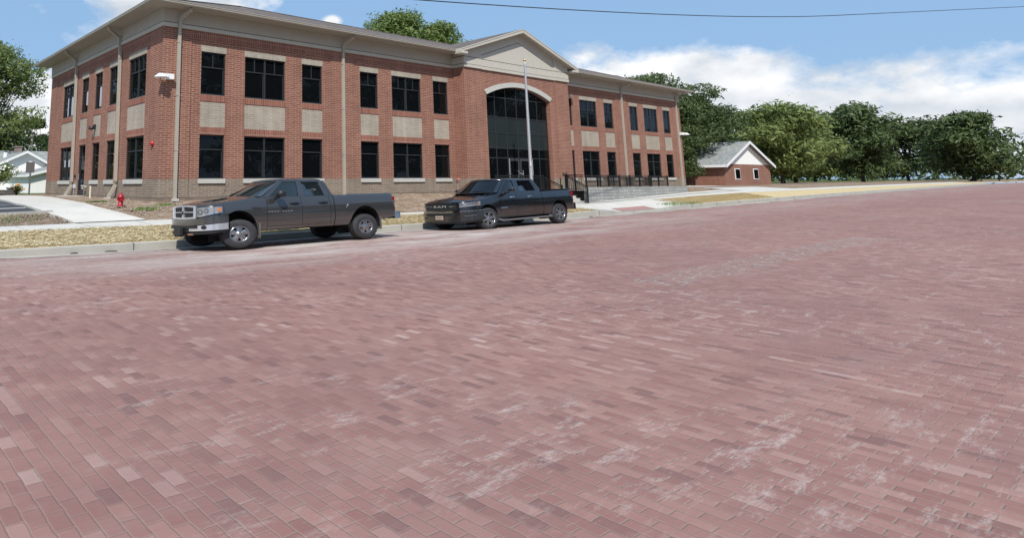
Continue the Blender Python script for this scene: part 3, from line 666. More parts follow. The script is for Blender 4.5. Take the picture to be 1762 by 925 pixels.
for (a, b_) in ((mull[2], mull[3]), (mull[3], mull[4])):
    dd = MB(); y = CWY-.05
    dd.box(a+.05, y-.03, ZB, a+.17, y+.02, 1.28); dd.box(b_-.17, y-.03, ZB, b_-.05, y+.02, 1.28); dd.box(a+.17, y-.03, 1.14, b_-.17, y+.02, 1.28); dd.box(a+.17, y-.03, ZB, b_-.17, y+.02, ZB+.28)
    de = bpart(dd, 'entrance_door', M['door'])
    g = MB(); g.poly([(a+.17,y,ZB+.28),(b_-.17,y,ZB+.28),(b_-.17,y,1.14),(a+.17,y,1.14)]); g.build('pane', M['glass'], de)
    h = MB(); hx = b_-.25 if a == mull[2] else a+.25; h.tube([(hx,y-.03,-.1),(hx,y-.09,-.1),(hx,y-.09,.5),(hx,y-.03,.5)], .018); h.build('handle', M['alu'], de)
# pediment: stucco face, bands and grooves
RX0, RX1, RZ0, RZ1 = 18.98, 2*25.52-18.98, 8.03, 10.17; RC = 25.52; GY = -1.42
def rk(x, base=0.0): return RZ1-abs(x-RC)*(RZ1-RZ0)/(RC-RX0)+base
tp = MB()
def band(mb, za_, zb_, d, mat=0):
    for (a, b_, y) in ((PX0-.05, XL, PY), (XL, XR, PYc), (XR, PX1+.05, PY)):
        mb.box(a, y-d, za_, b_, 0.02, zb_, mat)
t1 = MB(); band(t1, Z7, Z8-.012, .10); bpart(t1, 'trim_band', M['band'])
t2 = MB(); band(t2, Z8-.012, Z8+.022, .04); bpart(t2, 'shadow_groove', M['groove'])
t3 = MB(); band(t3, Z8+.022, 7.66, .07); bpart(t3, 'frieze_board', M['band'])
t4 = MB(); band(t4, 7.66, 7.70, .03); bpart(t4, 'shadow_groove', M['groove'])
for (a, b_, y) in ((PX0-.03, XL, PY-.05), (XL, XR, PYc-.05), (XR, PX1+.03, PY-.05)):
    xs = sorted(set([a, b_] + ([RC] if a < RC < b_ else [])))
    for i in range(len(xs)-1):
        tp.poly([(xs[i],y,7.70),(xs[i+1],y,7.70),(xs[i+1],y,rk(xs[i+1],-.2)),(xs[i],y,rk(xs[i],-.2))])
    tp.poly([(a,y,7.70),(a,y,rk(a,-.2)),(a,0.0,rk(a,-.2)),(a,0.0,7.70)]); tp.poly([(b_,y,7.70),(b_,0,7.70),(b_,0,rk(b_,-.2)),(b_,y,rk(b_,-.2))])
bpart(tp, 'pediment', M['band'])
# triangular groove: its shade painted as flat dark strips on the pediment face
gv = MB(); yy = PYc-.054
tri = [(21.55, 7.93), (25.53, 9.25), (29.50, 7.93)]
for (p, q) in ((tri[0], tri[1]), (tri[1], tri[2])):
    gv.poly([(p[0],yy,p[1]),(q[0],yy,q[1]),(q[0],yy,q[1]+.035),(p[0],yy,p[1]+.035)])
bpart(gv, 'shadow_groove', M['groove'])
# gable roof, rake boards, soffit
gr = MB(); yb = 5.6
vL = -.75
gr.poly([(RX0,GY,RZ0),(RC,GY,RZ1),(RC,yb,RZ1),(RX0,vL,RZ0)], 0, uv=[(0,0),(0,6.9),(7.0,6.9),(.7,0)])
gr.poly([(RC,GY,RZ1),(RX1,GY,RZ0),(RX1,vL,RZ0),(RC,yb,RZ1)], 0, uv=[(0,6.9),(0,0),(.7,0),(7.0,6.9)])
bpart(gr, 'gable_roof', M['shingle'])
rkb = MB()
for s in (-1, 1):
    xe = RX0 if s < 0 else RX1
    a = Vector((xe, GY, RZ0-.012)); b_ = Vector((RC, GY, RZ1-.012)); dz = Vector((0, 0, -.27)); dy = Vector((0, .05, 0))
    P = [a-dy, b_-dy, b_-dy+dz, a-dy+dz*.75]; Q = [p+dy*2 for p in P]
    if s > 0: P = P[::-1]; Q = Q[::-1]
    rkb.poly(P[::-1]); rkb.poly(Q); rkb.poly([P[0],P[1],Q[1],Q[0]]); rkb.poly([P[3],P[2],Q[2],Q[3]])
    # drip edge
    a2 = a+Vector((0,-.07,.012)); b2 = b_+Vector((0,-.07,.012)); q = [a2, b2, b2+Vector((0,0,-.07)), a2+Vector((0,0,-.07))]
    rkb.poly(q if s > 0 else q[::-1]); rkb.poly([a2, a2+Vector((0,.07,0)), b2+Vector((0,.07,0)), b2])
    # boxed return at the foot of the rake
    xa, xb = (RX0-.02, RX0+.60) if s < 0 else (RX1-.60, RX1+.02)
    rkb.box(RX0-.03 if s < 0 else RX1-.02, GY-.04, 7.80, RX0+.02 if s < 0 else RX1+.03, -.62, RZ0-.002)
    rkb.box(xa, GY-.055, RZ0-.30, xb, PY+.02, RZ0-.17+.02)
bpart(rkb, 'rake_board', M['band'])
so = MB()
for s in (-1, 1):
    xe = RX0+.02 if s < 0 else RX1-.02
    so.poly([(xe,GY,RZ0-.19),(RC,GY,RZ1-.21),(RC,-.8,RZ1-.21),(xe,-.8,RZ0-.19)])
bpart(so, 'soffit', M['soffit'])
# main hip roof, soffits and gutters
OV = .92; HX = 10.3; rz0 = 7.98; rz1 = rz0+.345*HX
E0, E1, F0, F1 = -OV, EX+OV, -OV, EY+OV; RY = (F0+F1)/2; HXr = RY-F0; rz1 = rz0+.345*HXr
hr = MB(); A_, B_, C_, D_ = (E0,F0,rz0),(E1,F0,rz0),(E1,F1,rz0),(E0,F1,rz0); R0 = (E0+HXr,RY,rz1); R1 = (E1-HXr,RY,rz1)
hr.poly([A_,B_,R1,R0], 0, uv=[(E0,0),(E1,0),(E1-HXr,10.9),(E0+HXr,10.9)]); hr.poly([C_,D_,R0,R1], 0, uv=[(E0,0),(E1,0),(E1-HXr,10.9),(E0+HXr,10.9)][::1])
hr.poly([D_,A_,R0], 0, uv=[(F1,0),(F0,0),(RY,10.9)]); hr.poly([B_,C_,R1], 0, uv=[(F0,0),(F1,0),(RY,10.9)])
bpart(hr, 'hip_roof', M['shingle'])
hc = MB(); hc.tube([(E0+.05,F0+.05,rz0+.03), (R0[0],R0[1],R0[2]+.02), (R1[0],R1[1],R1[2]+.02), (E1-.05,F0+.05,rz0+.03)], .05, 6); bpart(hc, 'ridge_cap', M['shingle'])
sf = MB(); zf = 7.865
sf.poly([(E0,F0,zf),(E0,0.05,zf),(RX0+.5,0.05,zf),(RX0+.5,F0,zf)]); bpart(sf, 'soffit', M['soffit']); sf = MB(); sf.poly([(RX1-.5,F0,zf),(RX1-.5,.05,zf),(E1,.05,zf),(E1,F0,zf)])
bpart(sf, 'soffit', M['soffit']); sf = MB(); sf.poly([(E0,0.05,zf),(E0,F1,zf),(.05,F1,zf),(.05,0.05,zf)]); bpart(sf, 'soffit', M['soffit']); sf = MB(); sf.poly([(EX-.05,0.05,zf),(EX-.05,F1,zf),(E1,F1,zf),(E1,0.05,zf)])
bpart(sf, 'soffit', M['soffit'])
def gutter(p, q, inn):
    """K-style gutter between p and q (plan), inn = outward normal"""
    prof = [(0,0,0),(.0,0,0)]
    pr = [(0.0, 7.86), (.085, 7.855), (.115, 7.90), (.112, 7.95), (.135, 7.975), (.135, 8.005), (.118, 8.005), (.118, 7.985)]
    mb = MB(); P = []
    for (o_, z) in pr: P.append([(p[0]+inn[0]*o_+(inn[0]==0)*0, p[1]+inn[1]*o_, z), (q[0]+inn[0]*o_, q[1]+inn[1]*o_, z)])
    mb.grid(P, 0, False)
    for e in (0, 1): mb.poly([r[e] for r in P])
    return bpart(mb, 'gutter', M['gutter'])
gutter((E0-.13,F0),(RX0-.02,F0),(0,-1)); gutter((RX1+.02,F0),(E1+.13,F0),(0,-1)); gutter((E0,F1),(E0,F0-.13),(-1,0)); gutter((E1,F0-.13),(E1,F1),(1,0))
def spout(axis, u, ub=None, zg=-.95, kick=True):
    ub = u if ub is None else ub; mb = MB()
    pts = [P3(axis,0,u+(.28 if axis == 'y' else -.22),.86,7.88), P3(axis,0,u+(.26 if axis == 'y' else -.2),.83,7.76), P3(axis,0,u,.20,7.42), P3(axis,0,u,.155,7.28), P3(axis,0,u,.155,7.02), P3(axis,0,u,.115,6.86), P3(axis,0,ub,.115,-.05)]
    if kick: pts += [P3(axis,0,ub,.13,-.30), P3(axis,0,ub+(.0 if axis == 'y' else -.0),.42,zg+.10), P3(axis,0,ub,.46,zg-.02)]
    else: pts += [P3(axis,0,ub,.115,zg)]
    mb.tube(pts, .062, 4, 0, square=True, ry=.075)
    o = bpart(mb, 'downspout', M['spout'])
    for z in (6.3, 3.8, 1.3): st = MB(); obox(st, axis, 0, u-.10, u+.10, .04, .19, z-.02, z+.02); st.build('strap', M['spout'], o)
spout('y', .72, zg=-.93, kick=False); spout('y', 10.55, kick=False); spout('y', 2*CX-10.55, kick=False); spout('y', EX-.75, kick=False)
spout('x', 5.35, 5.2, zg=-.92); spout('x', 12.95, 12.7, zg=-.9)
for p in ((.72, -.16, -.93), (-.5, 5.2, -.93), (-.5, 12.7, -.9)):
    sb = MB(); sb.box(p[0]-.13, p[1]-.14, p[2]-.05, p[0]+.13, p[1]+.1, p[2]+.07); bpart(sb, 'splash_boot', M['stone'], bevel=.02)
# windows' glass must sit under the building's offset like everything else: children already inherit it

# ------------------------------------------------------------------ fixtures on the walls
def fixture(name, parts, loc, label, cat, group=None):
    e = empty(name, loc); tag(e, label, cat, group)
    for pn, mb, mt in parts: mb.build(pn, mt, e)
    return e
def flood(name, loc, label):
    a = MB(); a.box(-.06, -.26, -.10, .27, 0, .14)
    h = MB(); h.lathe([(0,.09),(.12,.09),(.17,.05),(.27,-.03),(.28,-.07),(.25,-.09),(0,-.07)], 20, 'z', c=(-.40,-.30,0)); h.box(-.50,-.38,-.04,-.06,-.20,.11)
    r = MB(); r.tube([(-.40,-.30,-.08),(-.50,-.44,-.36)], .014, 6)
    return fixture(name, [('wall_box', a, M['white']), ('lamp_head', h, M['white']), ('sensor_arm', r, M['black'])], loc, label, 'wall light')
flood('wall_light', (.17, -.045, 4.60), 'white floodlight with sensor arm on the near brick corner of the office building')
e = flood('wall_light', (EX-.15, -.04, 4.0), 'white floodlight at the far right end of the brick office building'); e.scale = (-1, 1, 1)
h1 = MB(); h1.lathe([(0,-.13),(.06,-.13),(.10,-.10),(.13,-.02),(.13,0),(0,0)], 20, 'y'); h1.box(-.02,-.02,-.20,.02,0,-.05)
e = fixture('alarm_horn', [('bell_housing', h1, M['red'])], (-.045, .73, 1.62), 'round red alarm horn on the left brick wall near the corner', 'alarm'); e.rotation_euler = (0, 0, -math.pi/2)
b1 = MB(); b1.box(-.09, -.10, -.10, .09, 0, .16); b2 = MB(); b2.lathe([(0,.0),(.13,.0),(.17,-.16),(.11,-.20),(0,-.20)], 16, 'z', c=(0,-.22,.06))
e = fixture('wall_light', [('wall_box', b1, M['frame']), ('lamp_head', b2, M['frame'])], (-.01, 9.1, 2.95), 'dark wall lamp on a tan brick panel above the side door', 'wall light'); e.rotation_euler = (0, 0, -math.pi/2)
k1 = MB(); k1.box(-.06, -.07, -.09, .06, 0, .09)
e = fixture('card_reader', [('reader_case', k1, M['frame'])], (-.01, 12.35, .25), 'small black card reader beside the side door', 'card reader'); e.rotation_euler = (0, 0, -math.pi/2)
k1 = MB(); k1.box(-.10, -.10, -.12, .10, 0, .12); k2 = MB(); k2.tube([(0,-.05,-.12),(0,-.05,-.45)], .025)
e = fixture('outlet_box', [('cover', k1, PM('pale_grey_plastic', (.5, .52, .58), .5)), ('conduit', k2, M['spout'])], (-.01, 12.3, -.32), 'pale grey outlet box on the brown base course by the rear downspout', 'outlet box'); e.rotation_euler = (0, 0, -math.pi/2)
k1 = MB(); k1.tube([(0,0,0),(0,-.22,0),(0,-.22,-.12)], .05); k1.tube([(-.16,-.22,.05),(.16,-.22,.05)], .045)
e = fixture('hose_connection', [('pipe', k1, M['stone'])], (-.01, 10.15, -.35), 'pale double pipe connection on the wall right of the side door', 'pipe outlet'); e.rotation_euler = (0, 0, -math.pi/2)
for i, (x, lb) in enumerate(((29.98, 'left'), (30.32, 'right'))):
    k1 = MB(); k1.box(-.055, -.05, -.09, .055, 0, .09)
    fixture('wall_button', [('button_box', k1, M['frame'])], (x, PY-.002, .28), 'small black wall button right of the entrance, %s one of the pair' % lb, 'button')
# fire department connection by the entrance pier
f1 = MB(); f1.tube([(0,0,0),(0,0,.62)], .075, 12); f1.lathe([(0,.0),(.11,.0),(.13,.10),(.10,.2),(0,.24)], 16, 'z', c=(0,0,.58))
f2 = MB(); f2.tube([(0,0,.78),(.15,-.12,.76)], .062, 12); f2.tube([(0,0,.78),(-.15,-.12,.78)], .062, 12)
e = fixture('standpipe', [('pipe', f1, PM('dull_pink_pipe', (.26, .17, .15), .5)), ('inlet', f2, PM('dusty_red', (.40, .10, .09), .5))], (18.95, -.75, -.86), 'red twin inlet standpipe left of the entrance bay behind the black pickup', 'standpipe'); e.scale = (.9, .9, 1.05)
# ------------------------------------------------------------------ entrance steps, ramp wall and rails
LZ0 = -.86
stp = empty('entrance_steps', (27.5, -3, -1.7)); tag(stp, 'pale concrete entrance steps and landing left of the block ramp wall', 'steps')
s_ = MB(); s_.box(20.6, -1.75, -2.0, 29.35, -.45, LZ0); o = s_.build('landing', M['conc'], stp); o.location = -stp.location
n = 5; s_ = MB()
for i in range(n):
    z1_ = LZ0-(i+1)*(.86/n)*1.0; y0_ = -1.75-(i+1)*.29
    s_.box(26.05, y0_, -2.0, 29.25, y0_+.29, z1_+.0)
o = s_.build('treads', M['conc'], stp, bevel=.01); o.location = -stp.location
s_ = MB(); s_.box(20.6, -2.05, -2.0, 26.04, -1.76, LZ0-.02); o = s_.build('side_wall', M['block'], stp); o.location = -stp.location
rw = MB(); RWY = -3.12
xsr = list(np.linspace(29.36, 44.2, 30)); topz = lambda x: -.63-.004*(x-29.4)
for i in range(len(xsr)-1):
    a, b_ = xsr[i], xsr[i+1]
    rw.poly([(a,RWY,H(a,-3.1)-.3),(b_,RWY,H(b_,-3.1)-.3),(b_,RWY,topz(b_)),(a,RWY,topz(a))]); rw.poly([(a,RWY,topz(a)),(b_,RWY,topz(b_)),(b_,RWY+.30,topz(b_)),(a,RWY+.30,topz(a))])
    rw.poly([(b_,RWY+.30,-1.6),(a,RWY+.30,-1.6),(a,RWY+.30,topz(a)),(b_,RWY+.30,topz(b_))])
rw.poly([(29.36,RWY+.3,-2.1),(29.36,RWY,-2.1),(29.36,RWY,topz(29.4)),(29.36,RWY+.3,topz(29.4))]); rw.poly([(44.2,RWY,-1.8),(44.2,RWY+.3,-1.8),(44.2,RWY+.3,topz(44.2)),(44.2,RWY,topz(44.2))])
rwo = rw.build('ramp_wall', M['block']); tag(rwo, 'low grey split-face block wall carrying the black ramp railing', 'wall')
cpm = MB(); cpm.grid([[(x, y, topz(x)+.006) for x in xsr] for y in (RWY-.02, RWY+.32)], 0, False); cpm.build('coping', M['stone'], rwo)
rs = MB(); rs.grid([[(x, y, LZ0-.0-.012*(x-29.4)) for x in xsr] for y in (RWY+.3, -1.6, -.1)], 0, False); tag(rs.build('ramp_surface', M['conc']), kind='structure')
def railing(name, pts, posts, label, hgt=.80, group='black steel railings by the entrance', gap=.145):
    """pts: polyline of base points; balusters between a bottom and a top rail"""
    e = empty(name, pts[0]); tag(e, label, 'railing', group); o0 = Vector(pts[0])
    rl = MB()
    for i in range(len(pts)-1):
        a, b_ = Vector(pts[i])-o0, Vector(pts[i+1])-o0
        for zz, r in ((hgt, .028), (hgt-.13, .016), (.09, .018)): rl.tube([a+Vector((0,0,zz)), b_+Vector((0,0,zz))], r, 4, square=True)
    rl.build('rails', M['black'], e)
    bl = MB()
    for i in range(len(pts)-1):
        a, b_ = Vector(pts[i])-o0, Vector(pts[i+1])-o0; L_ = (b_-a).length; k = max(2, int(L_/gap))
        for j in range(1, k):
            p = a+(b_-a)*(j/k); bl.tube([p+Vector((0,0,.09)), p+Vector((0,0,hgt-.02))], .011, 4, square=True)
    o = bl.build('balusters', M['black'], e)
    for p in posts:
        p = Vector(p)-o0; m_ = MB(); m_.tube([p+Vector((0,0,-.05)), p+Vector((0,0,hgt+.05))], .042, 4, square=True); m_.tube([p+Vector((0,0,hgt+.05)), p+Vector((0,0,hgt+.07))], .052, 4, square=True); m_.build('post', M['black'], e)
    return e
def lin(a, b_, n): return [tuple(Vector(a)+(Vector(b_)-Vector(a))*i/n) for i in range(n+1)]
railing('railing', [(29.5,-2.97,-.63),(41.2,-2.97,-.68)], lin((29.5,-2.97,-.63),(41.2,-2.97,-.68),8), 'long black railing with close balusters along the top of the grey block wall', hgt=.77)
railing('railing', [(33.5,-1.7,-.90),(41.2,-1.7,-.98)], lin((33.5,-1.7,-.90),(41.2,-1.7,-.98),4), 'inner black railing on the building side of the ramp, behind the long one', hgt=.95)
railing('railing', [(29.22,-1.55,LZ0),(29.30,-2.9,LZ0)], [(29.22,-1.6,LZ0),(29.27,-2.3,LZ0)], 'short level black railing at the right end of the landing above the steps', hgt=1.05)
railing('railing', [(29.12,-1.80,LZ0-.05),(29.12,-3.25,-1.70)], [(29.12,-1.80,LZ0-.05),(29.12,-3.25,-1.72)], 'sloping black stair railing right beside the block wall end', hgt=1.08)
railing('railing', [(26.15,-1.80,LZ0-.05),(26.15,-3.25,-1.55)], [(26.15,-1.80,LZ0-.05),(26.15,-3.25,-1.55)], 'sloping black stair railing on the left side of the steps, behind the black pickup', hgt=1.02)
railing('railing', [(21.2,-1.9,LZ0),(26.1,-1.9,LZ0)], lin((21.2,-1.9,LZ0),(26.1,-1.9,LZ0),3), 'level black railing along the front of the landing, behind the black pickup cab', hgt=1.0)
for i, (x, lb) in enumerate(((23.15, 'slim pale post left of the entrance doors'), (25.62, 'slim pale post right of the entrance doors, right of the flagpole'))):
    p = MB(); p.tube([(0,0,0),(0,0,2.10)], .028, 8); c_ = MB(); c_.box(-.09,-.09,0,.09,.09,.02)
    fixture('slim_post', [('post', p, M['alu']), ('base_plate', c_, M['alu'])], (x, -1.5, LZ0), lb, 'post')
hp = MB(); hp.tube([(-.30,0,0),(-.30,0,1.06),(-.24,0,1.16),(.14,0,1.14),(.22,0,1.02),(.24,0,0)], .03, 8)
fixture('hoop_rail', [('hoop', hp, M['alu'])], (24.35, -1.5, LZ0), 'low bent metal hoop in front of the entrance doors left of the flagpole', 'hoop rail')
# flagpole
fpl = empty('flagpole', (21.98, -3.9, -1.62)); tag(fpl, 'tall bare silver flagpole with a gold ball in front of the arched entrance', 'flagpole')
p = MB(); p.tube([(0,0,0),(0,0,3),(0,0,6),(0,0,8.62)], [.105,.10,.085,.060], 14); p.build('pole', M['alu'], fpl)
p = MB(); p.lathe([(0,.0),(.05,.0),(.05,.05),(.02,.08),(.02,.11)], 14, 'z', c=(0,0,8.62)); p.build('truck_cap', M['white'], fpl)
p = MB(); p.lathe([(.0,-.09)]+[(.09*math.cos(a), .09*math.sin(a)) for a in np.linspace(-1.4, 1.4, 9)]+[(0,.09)], 16, 'z', c=(0,0,8.81)); p.build('ball', M['gold'], fpl)
p = MB(); p.lathe([(.16,0),(.20,.04),(.15,.12),(.11,.14)], 16, 'z'); p.build('collar', M['alu'], fpl)
p = MB(); p.tube([(-.08,-.08,1.5),(-.08,-.08,8.6)], .008, 5); p.tube([(-.12,-.10,2.3),(-.12,-.10,2.6)], .03, 6); p.build('halyard', M['white'], fpl)
# hydrant
hy = empty('fire_hydrant', (-2.15, -1.25, -1.09)); tag(hy, 'red fire hydrant standing in dry soil at the corner of the brick building', 'fire hydrant')
p = MB(); p.lathe([(.0,0),(.17,0),(.17,.04),(.11,.05),(.11,.40),(.14,.41),(.14,.46),(.13,.50),(.10,.58),(.04,.62),(.04,.67),(0,.67)], 20, 'z'); p.build('barrel', M['red'], hy)
for s in (-1, 1):
    p = MB(); p.tube([(0,0,.36),(s*.13,0,.36)], .05, 10); p.tube([(s*.12,0,.36),(s*.155,0,.36)], .06, 8); p.build('nozzle_cap', M['red'], hy)
p = MB(); p.tube([(0,0,.33),(0,-.19,.33)], .07, 12); p.tube([(0,-.17,.33),(0,-.22,.33)], .085, 8); p.build('pumper_cap', M['red'], hy)
hy.scale = (.92, .92, .80)
sp = MB(); sp.tube([(0,0,0),(0,0,.68)], .05, 8); fixture('stub_pipe', [('pipe', sp, PM('cream_pipe', (.62, .55, .42), .5))], (-.9, 6.6, -.97), 'short cream upright pipe in the soil by the left brick wall', 'pipe')

# ------------------------------------------------------------------ pickups
def paint(name, col, metal, rough, coat=1.0, dust=.38):
    m, nt, N, L, b = mat_base(name)
    b.inputs['Base Color'].default_value = (*col, 1); b.inputs['Metallic'].default_value = metal; b.inputs['Roughness'].default_value = rough
    b.inputs['Coat Weight'].default_value = coat; b.inputs['Coat Roughness'].default_value = .06
    geo = N.new('ShaderNodeNewGeometry'); sep = N.new('ShaderNodeSeparateXYZ'); L.new(geo.outputs['Position'], sep.inputs[0])
    # road dust that settles low on the panels
    mr = N.new('ShaderNodeMapRange'); L.new(sep.outputs['Z'], mr.inputs[0]); mr.inputs[1].default_value = -1.05; mr.inputs[2].default_value = -1.7; mr.inputs[4].default_value = dust
    nz = N.new('ShaderNodeTexNoise'); nz.inputs['Scale'].default_value = 2.5; nz.inputs['Detail'].default_value = 6; L.new(geo.outputs['Position'], nz.inputs['Vector'])
    mu = N.new('ShaderNodeMath'); mu.operation = 'MULTIPLY'; L.new(mr.outputs[0], mu.inputs[0]); L.new(nz.outputs[0], mu.inputs[1])
    mx = N.new('ShaderNodeMixRGB'); L.new(mu.outputs[0], mx.inputs[0]); mx.inputs[1].default_value = (*col, 1); mx.inputs[2].default_value = (.30, .23, .18, 1); L.new(mx.outputs[0], b.inputs['Base Color'])
    r2_ = N.new('ShaderNodeMath'); r2_.operation = 'MULTIPLY_ADD'; L.new(mu.outputs[0], r2_.inputs[0]); r2_.inputs[1].default_value = .8; r2_.inputs[2].default_value = rough; L.new(r2_.outputs[0], b.inputs['Roughness'])
    return m
M['chrome'] = PM('chrome', (.72, .72, .74), .11, metal=1.0)
M['satin'] = PM('satin_chrome', (.80, .80, .82), .26, metal=.85)
M['rimc'] = PM('rim_chrome', (.30, .30, .31), .24, metal=.85)
M['rubber'] = PM('tyre_rubber', (.026, .027, .030), .75, var=.2, vscale=6)
M['plastic'] = PM('black_plastic', (.016, .016, .017), .5)
M['under'] = PM('dark_underbody', (.010, .010, .010), .8)
M['cglass'] = GLASS('car_glass', (.012, .018, .020), .02, .002, .7)
M['lens'] = PM('headlamp_lens', (.36, .365, .38), .16, metal=.5, coat=1.0)
M['amber'] = PM('amber_lens', (.62, .17, .025), .2, coat=1.0)
M['tail'] = PM('tail_lamp', (.22, .006, .008), .15, coat=1.0)
M['gap'] = PM('opening_shade', (.008, .008, .008), .8)  # near-black painted for the dark inside wheel and bumper openings
SX, W2 = 1.32, 1.24
def arcz(u, c, rx, rz, zc=.405):
    t = (u-c)/rx
    return zc+rz*math.sqrt(max(0, 1-t*t)) if abs(t) < 1 else None
def interp(u, pts): return float(np.interp(u, [p[0] for p in pts], [p[1] for p in pts]))
def make_truck(cfg, loc, label, name, rot):
    paintm = cfg['paint']; root = empty(name, loc, rot); tag(root, label, 'pickup truck')
    wb = cfg['wb']; tail = cfg['tail']; nose = cfg['nose']; nl = cfg['nl']; ps = cfg.get('n', 4.2)
    def halfw(u):
        if u < nose+nl: X = min(1, (nose+nl-u)/nl); return W2*max(0, 1-X**ps)**(1/ps)
        if u > tail-.10: X = min(1, (u-(tail-.10))/.10); return W2-.05*X*X
        return W2
    zt = lambda u: interp(u, cfg['top'])
    def zb(u):
        for (c, rx, rz) in cfg['arch']:
            a = arcz(u, c, rx, rz)
            if a is not None and a > interp(u, cfg['bot'])-.0: return a
        return interp(u, cfg['bot'])
    def side_y(w, f):       # f 0 bottom .. 1 top of the flank
        if f > .42: q = (f-.42)/.58; return w-.14*q**2.3
        q = (.42-f)/.42; return w-.085*q*q
    crown = cfg.get('crown', .09)
    def skin(us, f0, f1, nf=9, topskin=None, zfun=None):
        """flank rows from f0 to f1 with optional top skin: 'hood' or 'rail'"""
        cols = []
        for u in us:
            w = halfw(u); a, b_ = zb(u), zt(u); z_lo, z_hi = interp(u, cfg['bot0']), zt(u); row = []
            for k in range(nf+1):
                f = f0+(f1-f0)*k/nf; z = a+(b_-a)*f if f0 == 0 else z_lo+(z_hi-z_lo)*f
                z = max(z, a); ff = (z-z_lo)/(z_hi-z_lo); row.append((u, -side_y(w, max(0, min(1, ff)))*(1 if w > .3 else 1), z))
            yl = -row[-1][1]
            if topskin == 'hood':
                for q in (.985, .955, .90, .78, .62, .45, .25, 0):
                    y = yl*q; row.append((u, -y, z_hi+.012+.0*q+crown*(1-(q)**2)**.8*min(1, (u-nose)/.35+.25)))
            if topskin == 'rail':
                row += [(u, -(yl-.03), z_hi+.018), (u, -(yl-.12), z_hi+.018), (u, -(yl-.14), z_hi-.01), (u, -(yl-.15), z_hi-.48), (u, 0, z_hi-.50)]
            cols.append(row)
        return cols
    def add(name_, cols, mat, parent=root, both=True, join=False):
        mb = MB(); mb.grid(cols, 0, True, flip=True)
        if not join: mb.build(name_, mat, parent); mb = MB()
        mb.grid([[(p[0], -p[1], p[2]) for p in r] for r in cols], 0, True)
        return mb.build(name_, mat, parent, weld=join)
    def us_range(a, b_, n_): return [a+(b_-a)*i/n_ for i in range(n_+1)]
    d0, d1, d2, d3 = cfg['doors']          # front door start, split, rear door end, cab end
    # nose stations bunch up at the front
    un = [nose+nl*(1-math.cos(math.pi/2*i/14))*1.0 for i in range(15)]
    un = [nose+.0005]+un[1:]
    ub = un+us_range(nose+nl, cfg['wheel'][0]+.0, 6)[1:]+us_range(cfg['wheel'][0], d0-.014, 22)[1:]
    add('front_body', skin(ub, 0, 1, 12, 'hood'), paintm, join=True)
    for (a, b_) in ((d0, d1-.014), (d1, d2-.014)):
        o = None
        for s in (1, -1):
            cols = skin(us_range(a, b_, 14), .10, 1, 9); mb = MB()
            if s == 1: mb.grid(cols, 0, True, flip=True)
            else: mb.grid([[(p[0], -p[1], p[2]) for p in r] for r in cols], 0, True)
            dr = mb.build('door', paintm, root)
            hb = MB(); hx = b_-.26; hz = cfg['hz']; yy = side_y(W2, (hz-interp(hx, cfg['bot0']))/(zt(hx)-interp(hx, cfg['bot0'])))
            hb.tube([(hx-.17, -s*(yy+.005), hz), (hx-.10, -s*(yy+.05), hz), (hx+.10, -s*(yy+.05), hz), (hx+.17, -s*(yy+.005), hz)], .024, 8); hb.box(hx-.12, -s*(yy-.01), hz-.03, hx+.12, -s*(yy+.012), hz+.03)
            hb.build('handle', cfg['handle'], dr)
    add('rocker_panel', skin(us_range(d0, d3, 26), 0, .088, 2), paintm)
    add('cab_corner', skin(us_range(d2, d3, 6), .10, 1, 9), paintm)
    bed = skin(us_range(d3+.035, tail, 46), 0, 1, 10, 'rail')
    bo = add('bed', bed, paintm, join=True)
    for cols, pn in ((bed[0], 'bed_bulkhead'), (bed[-1], 'tailgate')):
        mb = MB()
        ring = [(p[0], p[1], p[2]) for p in cols[:11]]; k = 11
        for i in range(k-1): mb.poly([ring[i], (ring[i][0], -ring[i][1], ring[i][2]), (ring[i+1][0], -ring[i+1][1], ring[i+1][2]), ring[i+1]])
        mb.build(pn, paintm, root)
    # dark liner under the skins, wheel wells and frame
    ln = MB()
    for s in (1, -1):
        uu = us_range(nose+.35, tail-.03, 70); P = []
        for u in uu: P.append([(u, -s*(W2-.13), max(zb(u)+.02, 0)), (u, -s*(W2-.13), zt(u)-.03)])
        ln.grid(P, 0, False)
        for (c, rx, rz) in cfg['arch']:
            Q = []
            for k in range(13):
                a = math.pi*k/12; Q.append([(c-math.cos(a)*rx*.985, -s*(W2-.03), .405+math.sin(a)*rz*.985), (c-math.cos(a)*rx*.97, -s*.55, .405+math.sin(a)*rz*.97)])
            ln.grid(Q, 0, True); ln.poly([(c-rx, -s*.55, .2), (c+rx, -s*.55, .2), (c+rx, -s*.55, 1.1), (c-rx, -s*.55, 1.1)])
    ln.box(nose+.30, -.86, cfg['uz'], -.75, .86, .80); ln.box(-.75, -.55, cfg['uz']+.02, wb+.7, .55, .78); ln.box(.70, -.95, cfg['uz']+.07, wb-.75, .95, .7); ln.box(wb+.6, -.80, .60, tail-.15, .80, .75)
    ln.tube([(0,-1.0,.40),(0,1.0,.40)], .05, 8); ln.tube([(wb,-1.0,.40),(wb,1.0,.40)], .06, 8); ln.lathe([(0,-.18),(.12,-.12),(.19,0),(.12,.12),(0,.18)], 14, 'y', c=(wb,0,.40))
    ln.build('chassis', M['under'], root)
    # cab glass core
    zc0, zc1 = cfg['cz']; rows = []; nlev = 7
    def cab_side_y(z): t = (z-zc0)/(zc1-zc0); return W2-.145-.21*t-.04*t*t
    def xf(z, y): t = (z-zc0)/(zc1-zc0); c0, c1 = cfg['ws']; yc = abs(y)/cab_side_y(z); return c0+(c1-c0)*t+(cfg['wc'][0]*(1-t)+cfg['wc'][1]*t)*yc**2.2
